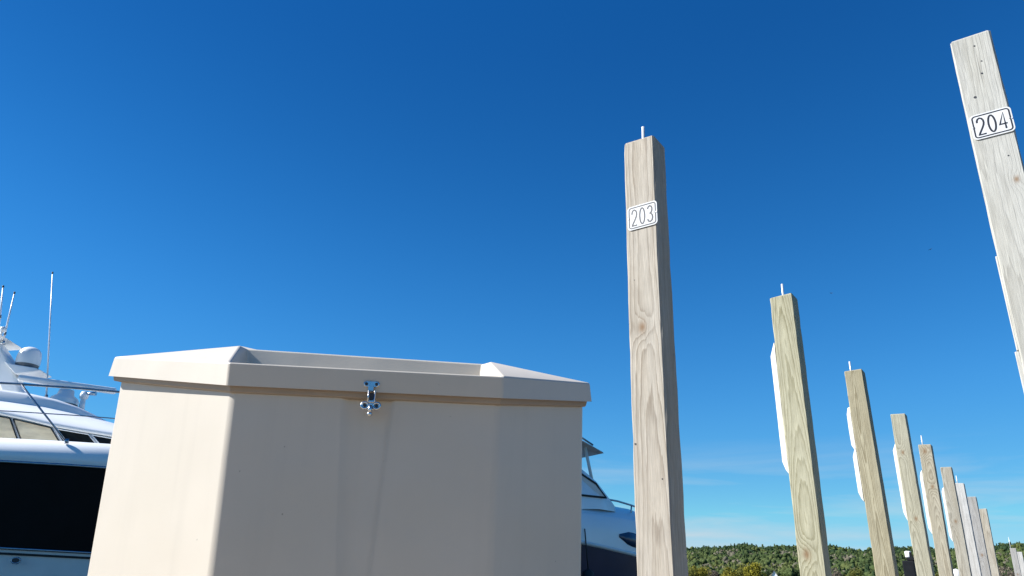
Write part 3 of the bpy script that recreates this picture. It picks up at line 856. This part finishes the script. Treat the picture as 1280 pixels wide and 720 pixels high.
    for s in (1, -1):
        for a, b, mm in wins:
            def q(x, z, d): return (x, CY - s * (hw(x) + .012 + d), z)
            rk = .24                       # raked mullions
            zb = 2.06
            mb = MB(); o_, i_ = [], []
            pl = [(a + rk * .0, wtop(a)), (b, wtop(b)), (b + rk, zb), (a + rk, zb)]
            mb.add([q(x, z, .0) for x, z in pl] + [q(x, z, .012) for x, z in pl], [(0, 1, 2, 3), (4, 5, 6, 7), (0, 1, 5, 4), (1, 2, 6, 5), (2, 3, 7, 6), (3, 0, 4, 7)])
            w = part(mb, 'window', M[mm])
            fr = MB(); 
            for (p1, p2) in ((pl[1], pl[2]), (pl[3], pl[0]), (pl[0], pl[1])):
                fr.tube([q(p1[0], p1[1], .013), q(p2[0], p2[1], .013)], .009, 6)
            part(fr, 'window_frame', M['rubber'] if mm == 'tan' else M['white'], w)
    # flybridge: low moulded coaming with raked grey screen
    fb = MB(); rows = []
    for x, z0, z1, h in [(-13.5, 3.0, 3.25, 1.15), (-10, 2.98, 3.25, 1.15), (-8.4, 2.92, 3.05, 1.12), (-7.9, 2.86, 2.98, 1.08), (-7.4, 2.80, 2.95, 1.0), (-7.05, 2.74, 2.905, .9), (-6.75, 2.66, 2.83, .78), (-6.45, 2.58, 2.70, .62), (-6.2, 2.52, 2.60, .4)]:
        rows.append([(x, CY - h, z0 - .1), (x, CY - h * .97, z1 - .05), (x, CY - h * .88, z1), (x, CY, z1 + .02), (x, CY + h * .88, z1), (x, CY + h * .97, z1 - .05), (x, CY + h, z0 - .1)])
    fb.loft(rows, True); fo = part(fb, 'flybridge', M['white'])
    off = (off[0] - .30, off[1], off[2])
    # raked radar mast with forward shelf for the dome
    lg = MB(); lg.prism([(-8.34, 2.80), (-8.06, 2.84), (-8.50, 3.60), (-8.92, 4.08), (-9.25, 4.08), (-8.74, 3.45)], 'y', CY - .16, CY + .16)
    part(lg, 'radar_mast', M['white'], bevel=.05, seg=4)
    wg = MB(); wg.prism([(-9.40, 4.06), (-9.30, 4.14), (-8.90, 4.13), (-8.68, 4.02), (-8.95, 3.98)], 'y', CY - .50, CY + .50)
    part(wg, 'mast_wing', M['white'], bevel=.02, seg=2)
    sf = MB(); sf.prism([(-8.60, 3.62), (-8.45, 3.57), (-8.06, 3.53), (-7.98, 3.50), (-8.08, 3.46), (-8.35, 3.40)], 'y', CY - .24, CY + .24)
    part(sf, 'dome_shelf', M['white'], bevel=.015, seg=2)
    # domed antenna on the shelf
    d = MB(); d.lathe([(.150, 0), (.172, .012), (.176, .06)], (-8.30, CY - .05, 3.555), 28); dm = part(d, 'dome_base', M['grey_plastic'])
    d = MB(); d.lathe([(.180, .06), (.184, .10), (.182, .20), (.165, .28), (.125, .335), (.07, .362), (.0001, .372)], (-8.30, CY - .05, 3.555), 28)
    part(d, 'radar_dome', M['white'])
    # open array radar on its pedestal
    pd = MB(); pd.lathe([(.22, 0), (.225, .05), (.20, .10), (.13, .15), (.11, .24), (.0001, .25)], (-7.50, CY - .2, 2.955), 22); pd.v = [(p[0] * 1, p[1], p[2]) for p in pd.v]
    part(pd, 'radar_pedestal', M['white'])
    ar = MB(); ca = Vector((-7.50, CY - .2, 3.285)); dr = Vector((.935, .355, 0)); pn = Vector((-.355, .935, 0))
    prof2 = [(-.06, -.045), (.06, -.045), (.075, 0), (.05, .05), (-.05, .05), (-.075, 0)]
    rows = []
    for t, k in ((-.72, .75), (-.69, 1), (.69, 1), (.72, .75)):
        r = [tuple(ca + dr * t + pn * a * k + Vector((0, 0, b * k))) for a, b in prof2]; rows.append(r + [r[0]])
    ar.loft(rows, False); ar.add(rows[0][:-1], [tuple(range(6))]); ar.add(rows[-1][:-1], [tuple(range(6))])
    part(ar, 'radar_array', M['white'], bevel=.012, seg=2)
    # horn and searchlight
    hn = MB(); hn.tube([(-7.18, CY - .25, 2.86), (-7.19, CY - .25, 3.06)], [.05, .035], 12); hn.lathe([(.0001, -.03), (.06, -.02), (.07, .03), (.055, .09), (.0001, .11)], (-7.19, CY - .25, 3.08), 14)
    part(hn, 'searchlight', M['white'])
    hn = MB(); hn.tube([(-7.17, CY - .27, 3.14), (-7.0, CY - .29, 3.15)], [.02, .035], 10); part(hn, 'horn', M['chrome'])
    # whip antennas
    def whip(p, q, r0=.014, coil=None):
        p, q = Vector(p), Vector(q); mb = MB(); mb.tube([p, p.lerp(q, .5), q], [r0, r0 * .85, r0 * .6], 8); w = part(mb, 'antenna', M['whip'])
        mb = MB(); mb.tube([p, p.lerp(q, .07)], r0 * 1.7, 8); part(mb, 'antenna_mount', M['chrome'], w)
        mb = MB(); mb.tube([q, q + (q - p).normalized() * .035], r0 * .9, 6); part(mb, 'antenna_tip', M['rubber'], w)
        if coil: mb = MB(); mb.tube([p.lerp(q, coil), p.lerp(q, coil + .06)], r0 * 1.25, 8); part(mb, 'antenna_coil', M['grey_plastic'], w)
    whip((-7.76, CY - .2, 2.93), (-8.26, CY - .2, 5.25), .015)
    whip((-8.70, CY - .2, 3.90), (-8.77, CY - .2, 4.82), .016, .18)
    whip((-8.78, CY - .25, 4.00), (-8.95, CY - .25, 4.90), .018, .38)
    piv = Vector((-6.5, 10.6, WATER_Z)); th = R(8)
    root.rotation_euler.z = th
    root.location = piv + Matrix.Rotation(th, 3, 'Z') @ (base - piv)
    nl = MB(); nl.tube([(-8.72, CY - .3, 4.0), (-8.72, CY - .3, 4.10)], .02, 8); nl.lathe([(.0001, 0), (.05, .01), (.05, .07), (.0001, .1)], (-8.71, CY - .3, 4.09), 12); part(nl, 'mast_light', M['white'])
make_yacht()

# ------------------------------------------------------------------ navy cruiser behind the box, bow to the right
def make_cruiser():
    hd = R(62)                                     # heading, clockwise from +Y
    bow = Vector((3.62, 17.6, 0)); d = Vector((math.sin(hd), math.cos(hd), 0)); Ln = 10.5
    root = empty('cabin_cruiser', bow - d * Ln + Vector((0, 0, WATER_Z)), (0, 0, math.pi / 2 - hd))
    tag(root, 'white cabin cruiser with navy hull, its bow between the dock box and the 203 post', 'boat')
    # local: x forward from the transom, y to port, z above the water
    xs = [0, 1.5, 3, 4.5, 6, 7, 7.8, 8.5, 9.1, 9.6, 10.0, 10.3, 10.45]
    def hb(x): t = max(0, (x - 4.5) / 6.0); return 1.75 * max(.012, 1 - t ** 2.3)
    rake = lambda x, z: x + max(0, (z - .3)) * .22 * max(0, (x - 7) / 3.5)
    def P(x, f, z, s): return (rake(x, z), s * hb(x) * f, z)
    def strip(lv, name, mat, both=True):
        mb = MB()
        for s in (1, -1):
            rows = [[P(x, f, z(x) if callable(z) else z, s) for f, z in lv] for x in xs]
            mb.loft(rows, True)
        mb.loft([[P(0, f, z(0) if callable(z) else z, 1) for f, z in lv], [P(0, f, z(0) if callable(z) else z, -1) for f, z in lv]], False)
        return mb.build(name, mat, root)
    zn = lambda x: 2.07 - .0 * x - max(0, x - 6.0) * .085
    zs = lambda x: 2.52 + .0 * x - max(0, x - 8.5) ** 1.5 * .03
    strip([(.05, -.7), (.7, -.3), (.86, .1), (.95, lambda x: zn(x) * .6), (1.0, zn)], 'hull', M['navy'])
    strip([(1.0, zn), (1.03, lambda x: zn(x) + .02), (1.03, lambda x: zn(x) + .06), (1.0, lambda x: zn(x) + .08)], 'rub_rail', M['white_dull'])
    strip([(1.0, lambda x: zn(x) + .08), (1.0, lambda x: (zn(x) + zs(x)) / 2 + .04), (.97, zs), (.92, lambda x: zs(x) + .05)], 'topsides', M['white'])
    # crowned foredeck
    mb = MB(); rows = []
    for x in xs:
        z = zs(x) + .05; cr = .36 * min(1, max(0, (10.5 - x) / 1.6)) ** .5
        rows.append([P(x, f, z + cr * (1 - f * f / .85) if abs(f) < .92 else z, 1) for f in (-.92, -.8, -.6, -.3, 0, .3, .6, .8, .92)])
    mb.loft(rows, True); mb.build('foredeck', M['white'], root)
    # side windows in the topsides
    for s in (1, -1):
        for (a, b) in ((8.35, 9.5), (5.2, 6.4)):
            mb = MB(); top, bot = [], []
            for k in range(9):
                t = k / 8; x = a + (b - a) * t
                zc = zn(x) + .33 - .03 * t; hh = .125 * math.sin(math.pi * min(1, .12 + t * .88)) ** .5 if t < 1 else .02
                hh = .03 + .11 * min(1, 3.5 * t) * min(1, 3 * (1 - t) + .1)
                top.append(P(x, 1.006, zc + hh, -s)); bot.append(P(x, 1.006, zc - hh, -s))
            mb.loft([top, bot], True)
            top2 = [(p[0], p[1] * .985, p[2]) for p in top]; bot2 = [(p[0], p[1] * .985, p[2]) for p in bot]
            mb.loft([top, top2], False); mb.loft([bot, bot2], False)
            mb.build('side_window', M['blueglass'], root)
    # deckhouse with raked windscreen
    dh = MB(); rows = []
    for x, z0, z1, h in [(2.0, 2.5, 3.55, 1.35), (4.0, 2.6, 3.62, 1.35), (6.6, 2.6, 3.62, 1.25), (7.5, 2.65, 3.58, 1.12), (8.1, 2.7, 3.28, 1.0), (8.65, 2.7, 2.90, .8)]:
        rows.append([(x, -h - .03, z0), (x, -h, z1 - .08), (x, -h * .9, z1), (x, 0, z1 + .05), (x, h * .9, z1), (x, h, z1 - .08), (x, h + .03, z0)])
    dh.loft(rows, True); dh.add(rows[0], [tuple(range(7))]); dh.add(rows[-1], [tuple(range(7))]); dh.build('deckhouse', M['white'], root)
    for s in (1, -1):
        w = MB()
        pl = [(4.2, 1.36, 3.45), (6.4, 1.27, 3.45), (7.45, 1.14, 3.40), (8.0, 1.035, 3.20), (8.3, .97, 2.95), (7.2, 1.20, 2.92), (4.2, 1.385, 2.9)]
        w.add([(x, s * (y + .012), z) for x, y, z in pl] + [(x, s * (y - .02), z) for x, y, z in pl], [tuple(range(7)), tuple(range(7, 14))] + [(i, (i + 1) % 7, (i + 1) % 7 + 7, i + 7) for i in range(7)])
        wo = w.build('cabin_window', M['white_dull'], root)
        f = MB(); f.tube([(x, s * (y + .016), z) for x, y, z in pl + pl[:1]], .022, 6); f.build('window_frame', M['rubber'], wo)
    # hardtop on struts
    h = MB(); rows = []
    for x, z, w_ in [(2.2, 4.00, 1.2), (4, 4.10, 1.35), (6, 4.12, 1.35), (7.6, 4.06, 1.2), (8.28, 3.93, .95)]:
        rows.append([(x, -w_, z - .05), (x, -w_ * .97, z - .02), (x, -w_ * .6, z + .03), (x, 0, z + .05), (x, w_ * .6, z + .03), (x, w_ * .97, z - .02), (x, w_, z - .05), (x, 0, z - .04), (x, -w_, z - .05)])
    h.loft(rows, True); h.add(rows[-1][:-1], [tuple(range(8))]); h.add(rows[0][:-1], [tuple(range(8))]); ho = h.build('hardtop', M['canvas'], root)
    t = MB(); t.tube([(6.6, -1.0, 4.28), (7.5, -.95, 4.24), (8.1, -.8, 4.06)], .022, 8); t.build('hardtop_rail', M['steel_dark'], ho)
    for s in (1, -1):
        t = MB(); t.tube([(8.02, s * .9, 3.22), (7.80, s * .95, 3.95)], .034, 10); t.build('strut', M['white_dull'], root)
        t = MB(); t.tube([(3.0, s * 1.25, 3.5), (2.9, s * 1.15, 4.0)], .05, 10); t.build('strut', M['white_dull'], root)
    # rail on the foredeck
    for s in (1, -1):
        base = [(x, s * hb(x) * .72, zs(x) + .05 + .36 * min(1, max(0, (10.5 - x) / 1.6)) ** .5 * (1 - .52 / .85)) for x in (7.9, 8.3, 8.8, 9.3, 9.8, 10.15)]
        t = MB(); t.tube([base[0]] + [(p[0] + .03, p[1], p[2] + .24) for p in base[:-1]] + [(base[-1][0] + .05, base[-1][1], base[-1][2] + .17), base[-1]], .020, 8)
        ro = t.build('bow_rail', M['steel_dark'], root)
        for p in base[1:-1:2]:
            t = MB(); t.tube([p, (p[0] + .03, p[1], p[2] + .24)], .016, 8); t.build('rail_post', M['steel_dark'], ro)
    # black fender on the side
    f = MB(); p = P(7.4, 1.0, zn(7.4), -1)
    f.tube([(p[0], p[1] - .13, p[2] - 1.2), (p[0], p[1] - .13, p[2] - 1.15), (p[0], p[1] - .13, p[2] - .5), (p[0], p[1] - .13, p[2] - .45)], [.05, .11, .11, .05], 14)
    fo = f.build('fender', M['rubber'], root)
    f = MB(); f.tube([(p[0], p[1] - .13, p[2] - .45), (p[0], p[1] - .02, p[2] + .3)], .012, 6); f.build('fender_rope', M['rubber'], fo)
make_cruiser()

# ------------------------------------------------------------------ far shore: woods, single trees, houses
def leaf_mat(name, attr=True, c=(.06, .08, .02)):
    m, n, l, b = mat_base(name, c, .85, 0, .15)
    if attr:
        a = n.new('ShaderNodeAttribute'); a.attribute_name = 'tint'; l.new(a.outputs['Color'], b.inputs['Base Color'])
    tr = n.new('ShaderNodeBsdfTranslucent'); mxs = n.new('ShaderNodeMixShader'); mxs.inputs[0].default_value = .38
    if attr: l.new(a.outputs['Color'], tr.inputs['Color'])
    else: tr.inputs['Color'].default_value = (*c, 1)
    l.new(b.outputs[0], mxs.inputs[1]); l.new(tr.outputs[0], mxs.inputs[2]); l.new(mxs.outputs[0], n['Material Output'].inputs['Surface'])
    return m
def raw_mesh(name, V, T, C, mat):
    me = bpy.data.meshes.new(name)
    me.vertices.add(len(V)); me.vertices.foreach_set('co', V.astype(np.float32).ravel())
    me.loops.add(len(T) * 3); me.loops.foreach_set('vertex_index', T.astype(np.int32).ravel())
    me.polygons.add(len(T)); me.polygons.foreach_set('loop_start', np.arange(0, len(T) * 3, 3, dtype=np.int32))
    try: me.polygons.foreach_set('loop_total', np.full(len(T), 3, dtype=np.int32))
    except Exception: pass
    me.update(calc_edges=True)
    if C is not None:
        at = me.color_attributes.new('tint', 'FLOAT_COLOR', 'POINT')
        at.data.foreach_set('color', np.c_[C, np.ones(len(C))].astype(np.float32).ravel())
    me.materials.append(mat)
    o = bpy.data.objects.new(name, me); col.objects.link(o)
    return o
def crown_tris(k, n, kind):
    """n leaf-clump triangles spread through a unit crown (base z 0, height 1, radius ~.5)"""
    g = np.random.default_rng(k)
    if kind == 'conifer':
        z = g.uniform(.08, 1., n) ** 1.15; rad = (1.04 - z) * .36 * g.uniform(.45, 1.0, n) * (1 + .25 * np.sin(z * 24))
        a = g.uniform(0, 2 * np.pi, n); c = np.c_[rad * np.cos(a), rad * np.sin(a), z]
    else:
        nb = 9; bc = g.normal(0, 1, (nb, 3)); bc /= np.linalg.norm(bc, axis=1)[:, None]
        bc = bc * g.uniform(.12, .30, (nb, 1)) * np.array([1.15, 1.15, 1.0]) + np.array([0, 0, .56]); br = g.uniform(.16, .27, nb)
        which = g.integers(0, nb, n); v = g.normal(0, 1, (n, 3)); v /= np.linalg.norm(v, axis=1)[:, None]
        c = bc[which] + v * br[which][:, None] * g.uniform(.72, 1.05, (n, 1))
    s = (.085 if n < 200 else .085 * (130 / n) ** .42)
    e1 = g.normal(0, 1, (n, 3)); e1 /= np.linalg.norm(e1, axis=1)[:, None]
    e2 = np.cross(e1, g.normal(0, 1, (n, 3))); e2 /= np.linalg.norm(e2, axis=1)[:, None]
    sz = s * g.uniform(.7, 1.5, (n, 1))
    V = np.stack([c + e1 * sz, c - e1 * sz * .6 + e2 * sz, c - e1 * sz * .6 - e2 * sz], 1).reshape(-1, 3)
    return V, np.arange(3 * n).reshape(-1, 3)
def blob_crown(k, conifer):
    """small far crown: knobbly closed lump plus loose leaf clumps round its outline"""
    g = np.random.default_rng(500 + k)
    bm = bmesh.new(); V, T = [], []; o = 0
    lumps = [((0, 0, .5), .34)] + [((.24 * math.cos(a), .24 * math.sin(a), zz), g.uniform(.17, .25)) for a, zz in zip(g.uniform(0, 6.28, 4), g.uniform(.38, .76, 4))]
    if conifer: lumps = [((0, 0, .22), .30), ((0, 0, .45), .24), ((0, 0, .68), .17), ((0, 0, .88), .09)]
    bmesh.ops.create_icosphere(bm, subdivisions=1, radius=1.)
    base = np.array([v.co[:] for v in bm.verts]); tri = np.array([[v.index for v in f.verts] for f in bm.faces]); bm.free()
    for c, r in lumps:
        p = base * (1 + g.uniform(-.22, .22, (len(base), 1))) * r * np.array([1, 1, 1.0 if not conifer else 1.3]) + np.array(c)
        V.append(p); T.append(tri + o); o += len(p)
    cv, ct = crown_tris(k, 36, 'conifer' if conifer else 'round')
    V.append(cv * np.array([1.02, 1.02, 1.0])); T.append(ct + o)
    return np.concatenate(V), np.concatenate(T)
def make_forest():
    tm = [(blob_crown(k, k % 6 == 5), k % 6 == 5) for k in range(12)]
    g = np.random.default_rng(5)
    N = 14000
    az = g.uniform(-12, 62, N); rr = np.sqrt(g.uniform((SHORE + 60) ** 2, 1040. ** 2, N))
    Vs, Ts, Cs = [], [], []; o = 0
    green = np.array([[.030, .047, .016], [.036, .055, .018], [.043, .062, .020], [.052, .069, .022], [.064, .078, .024], [.078, .087, .025]])
    bare = np.array([[.090, .088, .062], [.082, .082, .056], [.100, .094, .066]])
    dark = np.array([[.018, .034, .014], [.022, .040, .016]])
    for i in range(N):
        a, r = az[i], rr[i]
        x, y = r * math.sin(R(a)), r * math.cos(R(a)); z = float(terrain_z(np.array(a), np.array(r)))
        patch = math.sin(x * .021 + 1.3) * math.sin(y * .017 + x * .006) + .4 * math.sin(x * .06 + y * .045)
        t = (r - SHORE) / (CREST - SHORE)
        (V, T), con = tm[g.integers(0, 12)]
        h = g.uniform(6.5, 11.0); w = h * g.uniform(.85, 1.15)
        u = g.random()
        brown = .55 if (a > 31 and t < .75) else .18
        if patch > .42 and t < .8 and u < .65 + brown * .4: c = bare[g.integers(0, 3)]; h *= .8
        elif t > .78 and u < .62: c = dark[g.integers(0, 2)]
        elif con and u < .5: c = dark[g.integers(0, 2)]
        elif u < brown * .35: c = bare[g.integers(0, 3)]
        else:
            q = .5 + .5 * math.sin(x * .013 + y * .007 + 2 * math.sin(y * .011)) * math.cos(y * .019 - x * .004)
            f = min(4.99, max(0., q * 4 + g.normal(0, .55))); k0 = int(f); c = green[k0] * (1 - f + k0) + green[k0 + 1] * (f - k0)
        if con: w *= .8; h *= 1.1
        ang = g.uniform(0, 6.28); ca, sa = math.cos(ang), math.sin(ang)
        P = np.empty_like(V)
        P[:, 0] = (V[:, 0] * ca - V[:, 1] * sa) * w + x; P[:, 1] = (V[:, 0] * sa + V[:, 1] * ca) * w + y; P[:, 2] = V[:, 2] * h + z - .6
        Vs.append(P); Ts.append(T + o); o += len(V)
        Cs.append(np.repeat(c[None] * 1.95 * np.array([1.06, 1.0, 1.0]) * g.uniform(.90, 1.12), len(V), 0) * g.uniform(.88, 1.12, (len(V), 1)))
    ob = raw_mesh('forest', np.concatenate(Vs), np.concatenate(Ts), np.concatenate(Cs), leaf_mat('forest_leaves'))
    ob.data.polygons.foreach_set('use_smooth', np.ones(len(ob.data.polygons), dtype=bool))
    tag(ob, 'mixed green and bare wood covering the far hillside', 'forest', kind='stuff')
make_forest()

bark = mat_var('bark', (.10, .085, .065), (.07, .06, .045), 3, .9)
def shore_tree(az, rr, top_el, width, c, label, k, kind='round'):
    x, y = rr * math.sin(R(az)), rr * math.cos(R(az)); z = float(terrain_z(np.array(az), np.array(rr)))
    h = math.tan(R(top_el)) * rr + EYE - z
    root = empty('shore_tree', (x, y, z)); tag(root, label, 'tree', 'single trees along the far shore')
    V, T = crown_tris(100 + k, 1500, kind)
    g = np.random.default_rng(k)
    V = V * np.array([width, width, h])
    C = np.repeat(np.array(c)[None] * 1.5, len(V), 0) * np.repeat(g.uniform(.72, 1.3, (len(V) // 3, 1)), 3, 0)
    o = raw_mesh('crown', V, T, C, leaf_mat('tree_leaves_%d' % k)); o.parent = root
    t = MB(); t.tube([(0, 0, -1), (.1, 0, h * .3), (.2, .1, h * .7)], [h * .028, h * .02, h * .006], 8)
    for j in range(5):
        a = j * 1.26 + k; t.tube([(.1, 0, h * (.25 + .06 * j)), (width * .28 * math.cos(a), width * .28 * math.sin(a), h * (.5 + .06 * j))], [h * .011, h * .003], 6)
    t.build('trunk', bark, root)
YG, OL, GR, BR, DG = (.150, .135, .022), (.105, .105, .024), (.062, .082, .022), (.135, .112, .082), (.030, .048, .018)
trees = [(13.6, 425, 1.75, 9, OL, 'olive green tree low on the shore just right of the 203 post'), (14.3, 440, 2.0, 12, YG, 'yellow-green round tree, leftmost bright one on the shore'),
 (15.3, 450, 1.85, 11, BR, 'brownish thin tree between two yellow-green shore trees'), (16.4, 430, 2.12, 13, YG, 'broad yellow-green tree in the middle of the bright shore group'),
 (17.4, 445, 2.05, 11, OL, 'olive tree tucked between two yellow-green shore trees'), (18.25, 435, 2.30, 14, (.16, .145, .018), 'tallest and brightest yellow-green shore tree left of the white house'),
 (19.0, 470, 1.95, 9, DG, 'dark green narrow tree right behind the white house'), (20.1, 455, 1.75, 10, GR, 'green tree right of the white house on the shore'),
 (20.9, 460, 1.9, 9, DG, 'dark evergreen on the shore left of the first greenish post'), (23.5, 450, 1.9, 11, BR, 'bare brown tree right of the first greenish post'),
 (24.6, 440, 1.85, 12, OL, 'olive tree on the shore between two greenish posts'), (27.2, 460, 1.9, 11, GR, 'green tree on the shore behind the black pedestal'),
 (29.6, 450, 1.9, 10, OL, 'olive shore tree glimpsed between the tan posts'), (33.6, 440, 2.3, 13, BR, 'bare brown tree behind the distant pair of posts'), (34.8, 445, 2.2, 12, OL, 'olive brown tree at right edge of the photo')]
for k, t in enumerate(trees): shore_tree(*t, k)

def house(az, rr, w, h, d, label, wall, roofc, turn):
    x, y = rr * math.sin(R(az)), rr * math.cos(R(az)); z = float(terrain_z(np.array(az), np.array(rr)))
    root = empty('house', (x, y, z), (0, 0, turn)); tag(root, label, 'house', 'houses on the far shore')
    mb = MB(); mb.prism([(-w / 2, -2), (w / 2, -2), (w / 2, h * .66), (0, h), (-w / 2, h * .66)], 'y', -d / 2, d / 2); mb.build('wall', wall, root)
    rf = MB(); s = h * .34 / (w / 2)
    for q in (-1, 1):
        rf.add([(q * (w / 2 + .4), -d / 2 - .4, h * .66 - .4 * s + .08), (0, -d / 2 - .4, h + .08), (0, d / 2 + .4, h + .08), (q * (w / 2 + .4), d / 2 + .4, h * .66 - .4 * s + .08),
                (q * (w / 2 + .4), -d / 2 - .4, h * .66 - .4 * s + .28), (0, -d / 2 - .4, h + .28), (0, d / 2 + .4, h + .28), (q * (w / 2 + .4), d / 2 + .4, h * .66 - .4 * s + .28)],
               [(0, 1, 2, 3), (4, 5, 6, 7), (0, 1, 5, 4), (2, 3, 7, 6), (0, 3, 7, 4)])
    rf.build('roof', roofc, root)
    for q in (-1, 1):
        wd = MB(); wd.box((q * w * .22 - .4, -d / 2 - .05, h * .34), (q * w * .22 + .4, -d / 2 + .02, h * .34 + 1.3)); wd.build('window', M['blueglass'], root)
slate = mat_var('grey_roof', (.20, .20, .21), (.26, .25, .25), 2, .8)
house(19.45, 428, 4.0, 10.4, 6, 'small white gabled house among the shore trees', M['white'], slate, R(-20))
house(28.95, 425, 8.0, 10.2, 7, 'pale grey gabled roof showing between two tan posts', M['white_dull'], mat_var('pale_roof', (.42, .40, .38), (.36, .34, .33), 2, .8), R(-60))

def bird(az, el, rr, label, roll):
    x, y, z = rr * math.sin(R(az)), rr * math.cos(R(az)), EYE + rr * math.tan(R(el))
    m = mat_base('dark_plumage', (.05, .05, .055), .8)[0] if 'dark_plumage' not in bpy.data.materials else bpy.data.materials['dark_plumage']
    mb = MB(); mb.tube([(-.28, 0, 0), (-.18, 0, 0), (0, 0, 0), (.16, 0, .01), (.24, 0, .02), (.3, 0, .01)], [.03, .06, .08, .06, .04, .008], 8)
    for s in (-1, 1):
        mb.add([(.08, s * .05, .02), (.10, s * .35, .16), (-.05, s * .75, .10), (-.12, s * .3, .12), (-.10, s * .05, .02)], [(0, 1, 2, 3, 4)])
        mb.add([(.08, s * .05, 0.), (.10, s * .35, .14), (-.05, s * .75, .09), (-.12, s * .3, .10), (-.10, s * .05, 0.)], [(0, 1, 2, 3, 4)])
    o = mb.build('bird', m); o.location = (x, y, z); o.rotation_euler = (roll, 0, .6)
    tag(o, label, 'bird', 'birds in the sky')
bird(25.7, 21.0, 190, 'tiny dark bird in the sky above the second bumper post', .4)
bird(32.9, 23.0, 230, 'tiny dark bird in the sky left of the 204 post', -.2)
